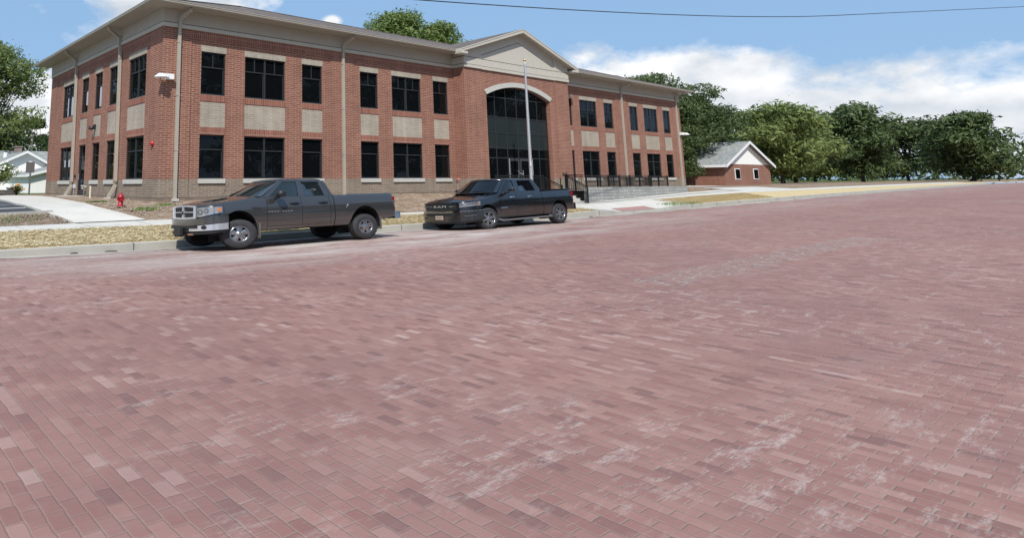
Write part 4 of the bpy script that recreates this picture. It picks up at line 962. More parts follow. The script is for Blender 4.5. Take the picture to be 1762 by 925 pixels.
    def xr(z, y): t = (z-zc0)/(zc1-zc0); c0, c1 = cfg['rw']; yc = abs(y)/cab_side_y(z); return c0+(c1-c0)*t-.07*yc**3
    for k in range(nlev+1):
        z = zc0+(zc1-zc0)*k/nlev; y = cab_side_y(z); ring = []
        for q in np.linspace(1, -1, 15): ring.append((xf(z, q*y), -q*y, z))
        for q in np.linspace(-1, 1, 9): ring.append((xr(z, q*y), -q*y, z))
        ring.append(ring[0]); rows.append(ring)
    cg = MB(); cg.grid(rows, 0, True, flip=True); cg.build('cab_glass', cfg['glass'], root)
    # roof panel
    rows = []; y = cab_side_y(zc1)
    for (ins, dz) in ((0.0, -.02), (-.016, .0), (-.012, .025), (.05, .055), (.16, .072), (.40, .085)):
        ring = []
        for q in np.linspace(1, -1, 15): ring.append((xf(zc1, q*y)+ins*1.2-.01, -q*(y-ins), zc1+dz))
        for q in np.linspace(-1, 1, 9): ring.append((xr(zc1, q*y)-ins*1.2+.01, -q*(y-ins), zc1+dz))
        ring.append(ring[0]); rows.append(ring)
    rp = MB(); rp.grid(rows, 0, True, flip=True); rp.poly(rows[-1][:-1]); rp.build('roof', paintm, root)
    # pillars: slabs on the side plane
    def slab(mb, pts, s, th=.016, dy=0.0):
        P = [(u+cfg['k']*(W2-cab_side_y(z)), -s*(cab_side_y(z)+th+dy), z) for u, z in pts]; Q = [(a_, -s*(cab_side_y(c_)-.02+dy), c_) for a_, b_0, c_ in P]
        if s < 0: P = P[::-1]; Q = Q[::-1]
        mb.poly(P); k = len(P)
        for i in range(k): mb.poly([P[i], Q[i], Q[(i+1) % k], P[(i+1) % k]])
    zl, zh = zc0-.01, zc1
    for s in (1, -1):
        pl_ = MB(); tr = MB()
        for poly in cfg['pillars']: slab(pl_, poly, s)
        for poly in cfg['trims']: slab(tr, poly, s, th=.008)
        # A pillar wraps onto the windscreen edge, C pillar onto the back window
        P1, P2 = [], []
        for k in range(nlev+1):
            z = zc0+(zc1-zc0)*k/nlev; y = cab_side_y(z)
            P1.append([(xf(z, y)-.012, -s*(y+.017), z), (xf(z, y*.94)-.022, -s*y*.94, z), (xf(z, y*.90)-.014, -s*y*.90, z)])
            P2.append([(xr(z, y)+.012, -s*(y+.017), z), (xr(z, y*.90)+.02, -s*y*.90, z), (xr(z, y*.78)+.012, -s*y*.78, z)])
        pl_.grid(P1, 0, True, flip=s < 0); pl_.grid(P2, 0, True, flip=s > 0)
        pl_.build('pillars', paintm, root); tr.build('window_trim', M['plastic'], root)
    # cowl and wipers
    cw_ = MB(); cw_.grid([[(xf(zc0, q*W2*.9)-o_, -q*W2*.9, zc0+.02-o_*.12) for q in np.linspace(1, -1, 15)] for o_ in (.13, -.02)], 0)
    cw_.tube([(xf(zc0,.9)-.05,-.85,zc0+.03),(xf(zc0+.07,.2)-.03,-.15,zc0+.09)], .012, 5); cw_.tube([(xf(zc0,.2)-.05,.1,zc0+.03),(xf(zc0+.07,.8)-.03,.8,zc0+.09)], .012, 5)
    cw_.build('wiper_cowl', M['plastic'], root)
    # nose patches
    def outline(a, off=0.0):      # a: 0 centre, 1 = side end of nose
        th = a*math.pi/2; X = math.cos(th)**(2/ps); Y = math.sin(th)**(2/ps)
        return nose+nl-(nl+off)*X, (W2+off)*Y
    def aY(y): return math.asin(min(1, (y/W2)**(ps/2)))/(math.pi/2)
    def aU(u): return math.acos(min(1, max(0, (nose+nl-u)/nl)**(ps/2)))/(math.pi/2)
    cfg['aY'] = aY; cfg['aU'] = aU
    def patch(mb, a0, a1, za0, za1, zb0, zb1, off, s=1, n_=12, mat=0, ext=0.0, thick=True):
        P = []
        for i in range(n_+1):
            t = i/n_; a = a0+(a1-a0)*t; lo, hi = za0+(zb0-za0)*t, za1+(zb1-za1)*t
            if a <= 1: x, y = outline(a, off); xi, yi = outline(a, off-.05)
            else: x, y = nose+nl+(a-1), W2+off; xi, yi = x, y-.05
            P.append([(xi, -s*yi, lo), (x, -s*y, lo), (x, -s*y, hi), (xi, -s*yi, hi)])
        mb.grid(P, mat, False, flip=s > 0); mb.poly(P[0] if s > 0 else P[0][::-1], mat); mb.poly(P[-1][::-1] if s > 0 else P[-1], mat)
    cfg['front'](root, patch, outline, paintm, MB)
    # wheels
    for (u, s, steer) in ((0, 1, cfg.get('steer', 0)), (0, -1, cfg.get('steer', 0)), (wb, 1, 0), (wb, -1, 0)):
        we = empty('wheel', (u, -s*(W2-.0), cfg['tr']), (0, 0, 0 if s > 0 else math.pi)); we.parent = root
        we.rotation_euler[2] += steer
        tw = .335; r = cfg['tr']; rr = cfg['rr']
        t_ = MB(); t_.lathe([(rr-.01,.03),(rr+.012,.0),(rr+.05,-.012+.012),(r-.06,.0),(r-.018,.02),(r,.055),(r,tw-.055),(r-.02,tw-.02),(rr,tw)], 40, 'y', sx=SX)
        for k in range(44):          # tread blocks on the shoulder
            a = 2*math.pi*k/44
            for (y0_, y1_) in ((.03, .12), (tw-.12, tw-.03)):
                c0 = [((r+.004)*math.cos(a+da)*SX, yy, (r+.004)*math.sin(a+da)) for da in (-.045, .045) for yy in (y0_, y1_)]
                t_.poly([c0[0], c0[2], c0[3], c0[1]])
        t_.build('tyre', M['rubber'], we)
        rm = MB(); rm.lathe([(rr+.008,.012),(rr-.006,-.004),(rr-.022,.004),(rr-.03,.05),(rr-.035,.20)], 36, 'y', sx=SX)
        nsp = cfg['spokes']; hr_ = .075
        rm.lathe([(0,-.002+cfg['dish']-.03),(.045,cfg['dish']-.03),(.055,cfg['dish']-.01),(hr_+.03,cfg['dish'])], 24, 'y', sx=SX)
        for k in range(nsp):
            a = 2*math.pi*(k+.25)/nsp; wi, wo = cfg['spw']
            def pt(rad_, tang, y): return ((rad_*math.cos(a)-tang*math.sin(a))*SX, y, rad_*math.sin(a)+tang*math.cos(a))
            dd = cfg['dish']
            for (sgn) in (1,):
                A0 = [pt(.05, -wi, dd+.004), pt(.05, wi, dd+.004), pt(rr-.02, wo, dd-.012+.02), pt(rr-.02, -wo, dd-.012+.02)]
                C0 = [pt(.05, 0, dd-.018), pt(rr-.02, 0, dd-.006)]
                Bk = [pt(.05, -wi, dd+.07), pt(.05, wi, dd+.07), pt(rr-.02, wo, dd+.07), pt(rr-.02, -wo, dd+.07)]
                rm.poly([A0[0], C0[0], C0[1], A0[3]]); rm.poly([C0[0], A0[1], A0[2], C0[1]]); rm.poly([A0[0], A0[3], Bk[3], Bk[0]]); rm.poly([A0[1], Bk[1], Bk[2], A0[2]])
            if cfg.get('lug'):
                rm.tube([pt(.088, .03, dd-.0), pt(.088, .03, dd-.03)], .012, 6)
        rm.build('rim', M['rimc'], we)
        bd = MB(); bd.lathe([(0,.12),(rr-.03,.12)], 24, 'y', sx=SX); bd.build('spoke_backdrop', M['gap'], we)  # flat near-black disc paints the dark behind the spokes
    # mirrors
    for s in (1, -1):
        mm = MB(); mu, mz = cfg['mirror']; yy = W2-.10
        mm.tube([(mu-.02, -s*(yy-.02), mz-.08), (mu+.05, -s*(yy+.16), mz-.03)], .045, 8)
        P = []
        for (o_, k) in ((0, .0), (.0, .72), (.03, .93), (.10, 1.0), (.17, .90), (.22, .55), (.225, 0)):
            P.append([(mu+.12-o_*1.15+.02, -s*(yy+.13+.14)+.0-math.copysign(abs(math.cos(a))**.6, math.cos(a))*.15*k, mz+.05+math.copysign(abs(math.sin(a))**.6, math.sin(a))*cfg['mh']*k) for a in np.linspace(0, 2*math.pi, 17)])
        mm.grid(P, 0, True); mm.build('mirror', cfg['mirmat'], root)
    cfg['extra'](root, W2, side_y, MB, patch, zt)
    return root

def lettering(root, name, s, size, loc, rot, mat, ext=.008, parent=None):
    cu = bpy.data.curves.new(name, 'FONT'); cu.body = s; cu.size = size; cu.extrude = ext; cu.align_x = 'CENTER'; cu.align_y = 'CENTER'; cu.space_character = 1.1
    t = bpy.data.objects.new(name+'_curve', cu); COL.objects.link(t)
    bpy.context.view_layer.update(); me = bpy.data.meshes.new_from_object(t.evaluated_get(bpy.context.evaluated_depsgraph_get()))
    bpy.data.objects.remove(t); bpy.data.curves.remove(cu)
    me.materials.clear(); me.materials.append(mat); o = bpy.data.objects.new(name, me); COL.objects.link(o); o.parent = parent or root; o.location = loc; o.rotation_euler = rot
    return o

# --- grey pickup (older, chrome bumper and cross-bar grille)
def front_grey(root, patch, outline, pm, MB):
    aY, aU = cfg1['aY'], cfg1['aU']; gY = aY(.66); hi, ho_ = aY(.76), aU(-.57)
    g = MB()
    for s in (1, -1): patch(g, 0, gY, .90, 1.235, .92, 1.20, .02, s)
    go = g.build('grille', M['plastic'], root)
    c = MB()
    for s in (1, -1):
        patch(c, 0, gY, 1.215, 1.265, 1.185, 1.235, .07, s); patch(c, 0, gY, .86, .905, .885, .93, .07, s)
        patch(c, aY(.61), aY(.71), .875, 1.235, .885, 1.22, .085, s, 4); patch(c, 0, gY, 1.05, 1.075, 1.045, 1.07, .06, s)
        patch(c, 0, aY(.055), .87, 1.25, .87, 1.25, .072, s, 3)
    c.build('chrome_surround', M['satin'], go)
    em = MB(); em.poly([(-1.20, .07, 1.09), (-1.20, -.07, 1.09), (-1.20, -.05, 1.02), (-1.20, 0, .98), (-1.20, .05, 1.02)]); em.build('emblem', M['frame'], go)
    sl = MB()
    for z in (.94, .98, 1.02, 1.11, 1.15, 1.19):
        for s in (1, -1): patch(sl, aY(.08), aY(.60), z, z+.012, z-.003, z+.009, .034, s)
    sl.build('slats', M['frame'], go)
    for s in (1, -1):
        h = MB(); patch(h, hi, ho_, .935, 1.175, 1.045, 1.195, .022, s, 16); ho = h.build('headlight', M['lens'], root)
        a = MB(); n_ = 14; ac = aU(-.66)
        x, y = outline(ac, .033); pts = []
        for k in range(n_):
            t = 2*math.pi*k/n_; aa = ac+(ho_-ac)*.66*math.cos(t); X_, Y_ = outline(aa, .034); pts.append((X_, -s*Y_, 1.115+math.sin(t)*.055))
        a.poly(pts if s > 0 else pts[::-1]); a.build('turn_signal', M['amber'], ho)
        b = MB(); patch(b, hi, ho_, .915, .937, 1.03, 1.048, .034, s, 16); patch(b, aY(.72), hi, .90, 1.20, .92, 1.19, .05, s, 2); b.build('lamp_bezel', M['chrome'], ho)
        for yc, zc, rr_ in ((.86, 1.055, .088), (1.04, 1.085, .075)):
            ac = aY(yc); pts = []
            for k in range(16):
                t = 2*math.pi*k/16; aa = ac+math.cos(t)*.075; X_, Y_ = outline(aa, .030); pts.append((X_, -s*Y_, zc+math.sin(t)*rr_))
            r = MB(); r.poly(pts if s > 0 else pts[::-1]); r.build('reflector', PM('lamp_reflector', (.24, .245, .26), .22, metal=.7), ho)
            pts2 = []
            for k in range(12):
                t = 2*math.pi*k/12; aa = ac+math.cos(t)*.030; X_, Y_ = outline(aa, .036); pts2.append((X_, -s*Y_, zc+math.sin(t)*rr_*.42))
            r = MB(); r.poly(pts2 if s > 0 else pts2[::-1]); r.build('bulb_cover', M['lens'], ho)
    b = MB()
    for s in (1, -1): patch(b, 0, 1.06, .68, .855, .755, .935, .085, s, 26)
    bo = b.build('front_bumper', pm, root)
    for s in (1, -1):
        b = MB(); patch(b, aY(.42), 1.04, .53, .665, .565, .745, .10, s, 22); b.build('chrome_bar', M['satin'], bo)
    b = MB()
    for s in (1, -1): patch(b, 0, aY(.80), .60, .682, .60, .682, .106, s, 12); patch(b, 0, aY(.44), .50, .60, .50, .60, .09, s, 6)
    b.build('step_pad', M['plastic'], bo)
    b = MB()
    for s in (1, -1): patch(b, 0, 1.0, .42, .55, .49, .58, .06, s, 22)
    b.build('lower_valance', M['plastic'], bo)
    for s in (1, -1):
        ac = aY(1.0); pts = []
        for k in range(18):
            t = 2*math.pi*k/18; aa = ac+math.cos(t)*.075; X_, Y_ = outline(aa, .106); pts.append((X_, -s*Y_, .635+math.sin(t)*.055))
        f = MB(); f.poly(pts if s > 0 else pts[::-1]); f.build('fog_lamp_hole', M['gap'], bo)  # hole is a flat disc painted near-black for its shade
    pl = MB(); pl.box(-1.34, -.16, .42, -1.25, .28, .63); pl.box(-1.29, .02, .37, -1.15, .34, .44); pl.build('plate_bracket', M['plastic'], bo)
    hk = MB(); hk.tube([(-1.10,-.52,.44),(-1.27,-.52,.44),(-1.27,-.60,.44),(-1.13,-.60,.44)], .022, 6); hk.build('tow_hook', PM('rusty_steel', (.25, .14, .09), .7), bo)
def extra_grey(root, W2, side_y, MB, patch, zt):
    cr = MB()
    for (a, b_) in ((.62, .94), (.985, 2.22), (2.27, 3.33), (3.56, 4.12), (5.50, 6.10)):
        z0, z1 = .745+.014*a, .745+.014*b_
        for s in (1, -1):
            y = W2-.004; cr = MB()
            cr.tube([(a,-s*y,z0),(b_,-s*y,z1)], .011, 6); cr.build('body_crease', cfg1['paint'], root)
    for u in (.70, 5.50):
        for s in (1, -1):
            f = MB(); f.box(u-.03, -s*(W2-.02), .26 if u < 1 else .30, u+.02, -s*(W2-.32), .76); o = f.build('mud_flap', PM('dusty_rubber', (.11, .10, .09), .85, var=.2), root)
    for s in (1, -1):
        t = MB(); P = []
        t.box(6.06, -s*(W2-.10), .86, 6.205, -s*(W2-.28), 1.36); t.box(6.08, -s*(W2-.055), .88, 6.19, -s*(W2-.11), 1.34); t.build('taillight', M['tail'], root)
    b = MB(); b.box(6.16, -W2+.03, .62, 6.42, W2-.03, .86); b.build('rear_bumper', M['chrome'], root, bevel=.03)
    e = MB()
    for k in range(8): e.box(.97+.0+k*.105+(.09 if k > 3 else 0), -(W2+.003), .985, .97+k*.105+.07+(.09 if k > 3 else 0), -(W2-.02), 1.02+.006*(k % 2))
    e.build('door_script', PM('dull_silver_badge', (.22, .22, .23), .4, metal=.6), root)
    e = MB(); e.box(.45, -(W2-.002), 1.12, .53, -(W2-.03), 1.17); e.box(.55, -(W2-.002), 1.12, .72, -(W2-.03), 1.15); e.build('fender_badge', PM('dark_badge', (.10, .10, .11), .3, metal=.6), root)
    an = MB(); an.tube([(.62, W2-.18, 1.45), (.95, W2-.16, 1.95)], .006, 5); an.build('antenna', M['plastic'], root)
    hl = MB(); hl.box(4.04, -(W2-.00), 1.12, 4.065, -(W2-.03), 1.145); hl.box(4.00, -(W2-.002), 1.07, 4.015, -(W2-.03), 1.09); hl.build('paint_chip', M['white'], root)
M['cglass2'] = GLASS('tinted_car_glass', (.004, .005, .007), .02, .002, .38)
cfg1 = dict(glass=M['cglass'], paint=paint('grey_metallic_paint', (.074, .072, .073), .62, .25, dust=.30), wb=4.80, tail=6.20, nose=-1.12, nl=.66, tr=.408, rr=.222, n=3.1,
    top=[(-1.12,1.20),(-1.0,1.225),(-.6,1.265),(0,1.335),(.55,1.405),(.80,1.435),(1.0,1.445),(3.5,1.445),(3.56,1.435),(4.9,1.46),(6.05,1.475),(6.2,1.42)],
    bot=[(-1.12,.74),(-.66,.80),(-.6,.55),(.6,.49),(4.15,.50),(5.46,.60),(6.2,.70)], bot0=[(-1.12,.49),(6.2,.49)],
    arch=[(-.01,.65,.665),(4.80,.665,.68)], wheel=(-.66,), doors=(.965,2.24,3.35,3.50), hz=1.235, handle=M['plastic'], uz=.42,
    cz=(1.44,1.93), ws=(.36,1.50), wc=(.42,.17), rw=(3.50,3.26), k=.69,
    pillars=[[(.745,1.43),(.98,1.43),(1.46,1.905),(1.44,1.935),(1.39,1.935)], [(2.07,1.43),(2.31,1.43),(2.15,1.905),(1.985,1.905)], [(3.10,1.43),(3.45,1.43),(3.08,1.93),(2.84,1.93),(2.84,1.905)], [(1.40,1.895),(2.95,1.895),(2.95,1.945),(1.42,1.945)]],
    trims=[[(.9,1.425),(3.2,1.425),(3.2,1.455),(.9,1.455)], [(2.22,1.43),(2.25,1.43),(2.09,1.90),(2.06,1.90)]],
    mirror=(1.30,1.475), mh=.105, mirmat=M['plastic'], spokes=5, spw=(.050,.080), dish=.035, lug=True, steer=rad(-14), front=front_grey, extra=extra_grey)
grey = make_truck(cfg1, (-2.17, -11.0+W2, -2.035-.052), 'older dark grey pickup with chrome bumper and cross-bar grille parked at the kerb', 'parked_pickup', (rad(-2.4), rad(.05), 0))

# --- black pickup (newer, body-coloured front, running board)
def front_black(root, patch, outline, pm, MB):
    aY, aU = cfg2['aY'], cfg2['aU']; gY = aY(.80); hi, ho_ = aY(.86), aU(-.55)
    g = MB()
    for s in (1, -1): patch(g, 0, gY, .76, 1.06, .80, 1.05, .018, s)
    go = g.build('grille', M['plastic'], root)
    sl = MB()
    for z in (.80, .84, .88, .96, 1.0):
        for s in (1, -1): patch(sl, .0, aY(.76), z, z+.014, z+.01, z+.024, .028, s)
    sl.build('slats', M['frame'], go)
    for s in (1, -1):
        c = MB(); patch(c, aY(.44), aY(.78), .915, .927, .93, .942, .045, s, 6); c.build('grille_bar', M['chrome'], go)
    sr = MB()
    for s in (1, -1): patch(sr, 0, gY, 1.05, 1.085, 1.035, 1.07, .05, s); patch(sr, aY(.77), aY(.85), .78, 1.06, .82, 1.06, .05, s, 3); patch(sr, 0, gY, .735, .775, .765, .80, .05, s)
    sr.build('grille_surround', pm, go)
    lettering(root, 'grille_lettering', 'RAM', .125, (-1.405, 0, .92), (math.pi/2, 0, -math.pi/2), M['chrome'], .012, go).scale = (2.5, 1, 1)
    for s in (1, -1):
        h = MB(); patch(h, hi, ho_, .895, 1.045, .955, 1.09, .024, s, 16); ho = h.build('headlight', PM('smoked_lens', (.10, .11, .13), .12, coat=1.0), root)
        a = MB(); patch(a, aU(-.72), ho_, .965, 1.075, .975, 1.085, .034, s, 4); a.build('turn_signal', PM('dark_amber', (.22, .10, .035), .2, coat=1), ho)
        b = MB(); patch(b, hi, ho_, .885, .915, .945, .975, .036, s, 14); patch(b, ho_-.02, ho_+.01, .95, 1.09, .96, 1.10, .037, s, 2); patch(b, aY(.98), aY(1.10), .955, 1.01, .975, 1.03, .034, s, 5); b.build('light_strip', M['lens'], ho)
    b = MB()
    for s in (1, -1): patch(b, 0, 1.10, .33, .70, .40, .755, .07, s, 26)
    bo = b.build('front_bumper', pm, root)
    b = MB()
    for s in (1, -1): patch(b, 0, aY(.72), .56, .655, .57, .665, .078, s, 12); patch(b, aY(1.02), aU(-.80), .565, .65, .60, .675, .080, s, 8); patch(b, aY(.68), aY(.88), .455, .505, .47, .52, .080, s, 5)
    b.build('intake', M['gap'], bo)
    for s in (1, -1):
        b = MB(); patch(b, 0, 1.08, .700, .712, .762, .776, .082, s, 26); b.build('trim_line', M['chrome'], bo)
        b = MB(); patch(b, aY(1.0), aU(-.78), .553, .562, .590, .600, .09, s, 8); b.build('fog_trim', M['chrome'], bo)
    b = MB()
    for s in (1, -1): patch(b, .0, 1.0, .27, .34, .34, .41, .04, s, 20)
    b.build('air_dam', M['plastic'], bo)
    pl = MB(); pl.box(-1.475, -.17, .435, -1.45, .21, .575); po = pl.build('license_plate', PM('plate_tan', (.50, .40, .32), .5, var=.06, vscale=20), root)
    lt = MB()
    for k in range(6):
        y0 = .18-k*.056; lt.box(-1.481, y0-.040, .465, -1.476, y0-.028, .55); lt.box(-1.481, y0-.040, .495+.02*(k % 2), -1.476, y0-.008, .51+.02*(k % 2)); lt.box(-1.481, y0-.016, .465+.03*(k % 3 == 1), -1.476, y0-.006, .535)
    lt.build('plate_characters', PM('plate_dark', (.10, .05, .035), .5), po)
def extra_black(root, W2, side_y, MB, patch, zt):
    for s in (1, -1):
        rb = MB(); rb.tube([(.72,-s*(W2-.12),.36),(.80,-s*(W2+.05),.31),(4.12,-s*(W2+.05),.335),(4.2,-s*(W2-.12),.40)], .05, 8, ry=.035); rb.build('running_board', PM('board_grey', (.22, .21, .21), .35, metal=.6), root)
        t = MB(); t.box(5.86, -s*(W2-.03), .88, 6.0, -s*(W2-.25), 1.34); t.build('taillight', M['tail'], root)
    b = MB(); b.box(5.95, -W2+.04, .56, 6.16, W2-.04, .84); b.build('rear_bumper', cfg2['paint'], root, bevel=.03)
    tc = MB(); tc.box(3.72, -W2+.10, 1.44, 5.93, W2-.10, 1.462); tc.build('bed_cover', M['plastic'], root)
    e = MB()
    for k in range(5): e.box(.80+k*.085, -(W2+.004), .775, .80+k*.085+.06, -(W2-.02), .81+.008*(k % 2))
    e.build('door_badge', M['chrome'], root)
    e = MB(); e.box(.30, -.98, 1.258, .66, -.90, 1.27); e.build('hood_badge', M['lens'], root)
cfg2 = dict(glass=M['cglass2'], paint=paint('black_metallic_paint', (.009, .009, .011), .30, .25, dust=.14), wb=4.86, tail=6.0, nose=-1.35, nl=.88, tr=.415, rr=.272, n=3.3,
    top=[(-1.35,1.06),(-1.1,1.09),(-.8,1.115),(0,1.19),(.4,1.25),(.62,1.31),(.8,1.385),(1.0,1.41),(3.66,1.425),(3.72,1.415),(5.87,1.455),(6.0,1.42)],
    bot=[(-1.35,.64),(-.70,.66),(-.63,.42),(.62,.40),(4.2,.44),(5.5,.56),(6.0,.62)], bot0=[(-1.35,.38),(6.0,.38)],
    arch=[(0,.60,.56),(4.86,.61,.60)], wheel=(-.66,), doors=(.78,1.90,3.10,3.68), hz=1.20, handle=M['chrome'], uz=.33,
    cz=(1.40,1.90), ws=(.38,1.10), wc=(.40,.42), rw=(3.66,3.40), crown=.11, k=1.15,
    pillars=[[(.70,1.39),(.80,1.39),(1.24,1.87),(1.22,1.91),(1.16,1.91)], [(1.80,1.41),(2.13,1.41),(1.97,1.88),(1.67,1.88)], [(3.22,1.41),(3.60,1.41),(3.10,1.91),(2.88,1.91),(2.88,1.88)], [(1.20,1.87),(2.95,1.87),(2.95,1.915),(1.22,1.915)]],
    trims=[[(.75,1.395),(3.3,1.405),(3.3,1.435),(.75,1.425)], [(1.95,1.41),(1.98,1.41),(1.80,1.88),(1.77,1.88)]],
    mirror=(1.35,1.46), mh=.085, mirmat=None, spokes=6, spw=(.034,.062), dish=.03, steer=rad(-4), front=front_black, extra=extra_black)
cfg2['mirmat'] = cfg2['paint']
blk = make_truck(cfg2, (9.0, -11.0+W2, -2.035-.052), 'newer black crew cab pickup with running board parked behind the grey one', 'parked_pickup', (rad(-2.4), rad(-.45), 0))

# ------------------------------------------------------------------ trees
def leaf_mesh(name, mat, blobs, n, size, parent, seed, flat=.6, shell=.55):
    """leaf-sized quads through a set of ellipsoidal clumps (cx,cy,cz,rx,ry,rz)"""
    g = np.random.default_rng(seed); bl = np.array(blobs); vol = (bl[:,3]*bl[:,4]*bl[:,5])**(2/3); pr = vol/vol.sum()
    idx = g.choice(len(bl), n, p=pr); b = bl[idx]
    d = g.normal(size=(n, 3)); d /= np.linalg.norm(d, axis=1)[:, None]
    r = shell+(1-shell)*g.random(n)**.6; r *= 1+.18*g.normal(size=n)*(g.random(n) < .25)
    # ragged outline: radius varies with direction inside each clump
    ph = g.random((len(bl), 3))*6.28; pp = ph[idx]
    r *= 1+.16*np.sin(d[:,0]*5+pp[:,0])+.14*np.sin(d[:,1]*6+pp[:,1])+.12*np.sin(d[:,2]*7+pp[:,2])
    c = b[:, :3]+d*r[:, None]*b[:, 3:]
    nrm = d*.7+g.normal(size=(n, 3))*.6+np.array([0, 0, .45]); nrm /= np.linalg.norm(nrm, axis=1)[:, None]
    t = np.cross(nrm, g.normal(size=(n, 3))); t /= np.linalg.norm(t, axis=1)[:, None]; u = np.cross(nrm, t)
    s = size*(.6+.8*g.random(n))[:, None]
    v = np.stack([c-t*s, c-u*s*flat*.55+t*s*.1, c+t*s, c+u*s*flat*.55+t*s*.1], 1).reshape(-1, 3)
    me = bpy.data.meshes.new(name); me.vertices.add(4*n); me.vertices.foreach_set('co', v.astype(np.float32).ravel())
    me.loops.add(4*n); me.loops.foreach_set('vertex_index', np.arange(4*n, dtype=np.int32)); me.polygons.add(n)
    me.polygons.foreach_set('loop_start', np.arange(0, 4*n, 4, dtype=np.int32)); me.polygons.foreach_set('loop_total', np.full(n, 4, dtype=np.int32))
    me.materials.append(mat); me.update(calc_edges=True); o = bpy.data.objects.new(name, me); COL.objects.link(o); o.parent = parent
    return o
def tree(loc, hgt, rad_, trunk_h, mat, n, size, label, seed, group=None, nclump=38, squash=.8, trunk_r=.35, spread=1.0, name='tree', flatclump=.62):
    g = random.Random(seed); e = empty(name, loc); tag(e, label, 'tree', group)
    blobs = []; tb = MB(); ends = []
    cz = trunk_h+(hgt-trunk_h)*.5; rz = (hgt-trunk_h)*.5
    for k in range(nclump):
        # clumps sit toward the crown's skin
        a = g.random()*2*math.pi; zc = g.uniform(-1, 1); rr = math.sqrt(max(0, 1-zc*zc))*(.45+.5*g.random())
        if g.random() < .25: rr *= .4
        x, y, z = math.cos(a)*rr*rad_, math.sin(a)*rr*rad_, cz+zc*rz*.86
        s = rad_*g.uniform(.17, .34)*spread
        blobs.append((x, y, z, s*1.15, s*1.15, s*flatclump)); ends.append((x, y, z))
    tb.tube([(0,0,-.3),(.05,.03,trunk_h*.5),(0,.05,trunk_h),(.1,0,cz+rz*.3)], [trunk_r*1.15, trunk_r*.85, trunk_r*.7, trunk_r*.2], 9)
    for (x, y, z) in ends[::2]:
        z0 = trunk_h*.7+(z-trunk_h*.7)*.25; tb.tube([(0,0,max(z0, trunk_h*.5)), (x*.5+.1, y*.5, (z0+z)/2+.1), (x, y, z)], [trunk_r*.34, trunk_r*.2, trunk_r*.05], 5)
    tb.build('trunk', M['bark'], e)
    leaf_mesh('crown', mat, blobs, n, size, e, seed)
    return e
# left: big maple beyond the car park, smaller dark tree behind the white house
tree((.6, 51.0, -.95), 16.8, 7.2, 1.2, M['leafA'], 50000, .22, 'large leafy tree at the far left rising above the white house', 11, nclump=110)
tree((9.4, 60.0, -.95), 9.2, 3.4, .8, M['leafC'], 14000, .20, 'dark green tree behind the white house beside the brick building', 12, nclump=30)
tree((-9.0, 62.0, -.95), 12.5, 6.0, 1.5, M['leafC'], 10000, .26, 'dark tree far behind the white house at the left edge', 13, nclump=34)
# above the roof
tree((36.5, 30.0, -.95), 18.6, 4.6, 5, M['leafB'], 26000, .26, 'bright green tree showing above the roof, lowest and leftmost of the three there', 21, nclump=110, spread=1.3)
tree((45.0, 31.0, -.95), 22.6, 5.8, 5, M['leafB'], 36000, .26, 'tallest bright green tree above the roof, between the two others there', 22, nclump=150, spread=1.25)
tree((51.5, 30.0, -.95), 22.2, 4.4, 5, M['leafB'], 26000, .26, 'bright green tree above the roof nearest the entrance gable', 23, nclump=110, spread=1.3)
# right
tree((69.0, 12.0, -.9), 14.6, 7.6, 3, M['leafC'], 30000, .24, 'wide spreading dark tree behind the right end of the office roof', 31, nclump=60, flatclump=.42)
tree((76.5, 9.0, -.9), 11.2, 6.0, 1.0, M['leafC'], 22000, .22, 'dense low-branching tree right of the brick building', 32, nclump=52)
for i_, (x, y, h, r, m_, lb) in enumerate(((92, 26, 12, 7.0, 'leafC', 'dark tree farther back to the right of the brick house'), (104, 9, 12, 6.5, 'leafA', 'broad green street tree beyond the brick house'),
        (112, 30, 15, 8, 'leafC', 'tall dark tree behind the street tree on the right'), (126, 14, 13, 7.5, 'leafA', 'green tree far along the street on the building side'), (140, 34, 17, 9, 'leafC', 'tall tree deep in the yards on the right'),
        (150, 10, 15, 8.5, 'leafC', 'dark tree near the far end of the street'), (172, 24, 17, 10, 'leafA', 'light green tree at the far end of the street'), (176, -2, 14, 9, 'leafC', 'dark tree where the street meets the horizon'),
        (196, 12, 16, 11, 'leafC', 'very distant dark tree at the right, behind the others'), (205, -20, 15, 11, 'leafA', 'distant light tree across the end of the road'), (210, -48, 15, 12, 'leafC', 'distant dark tree at the right end of the horizon'))):
    tree((x, y, -.9), h, r, 1.2, M[m_], 11000, .20+.0018*x, lb, 33+i_, nclump=54, spread=1.1)
wd = MB()
wo = empty('far_wood', (260, 0, -1)); tag(wo, kind='stuff'); g_ = random.Random(4); bl = [(g_.uniform(-30, 40), y, g_.uniform(2, 7), 9, 9, g_.uniform(4, 7)) for y in range(-190, 120, 7)]
bpy.data.objects.remove(wo); wo = leaf_mesh('far_wood', M['leafC'], bl, 16000, 1.0, None, 77); wo.location = (280, 0, -1); tag(wo, 'distant band of trees closing the horizon at the far right', kind='stuff')
tree((68.3, 7.5, -.9), 8.5, 2.7, .5, M['leafC'], 16000, .15, 'narrow dark tree squeezed between the office building and the brick house', 37, nclump=44, spread=1.2)
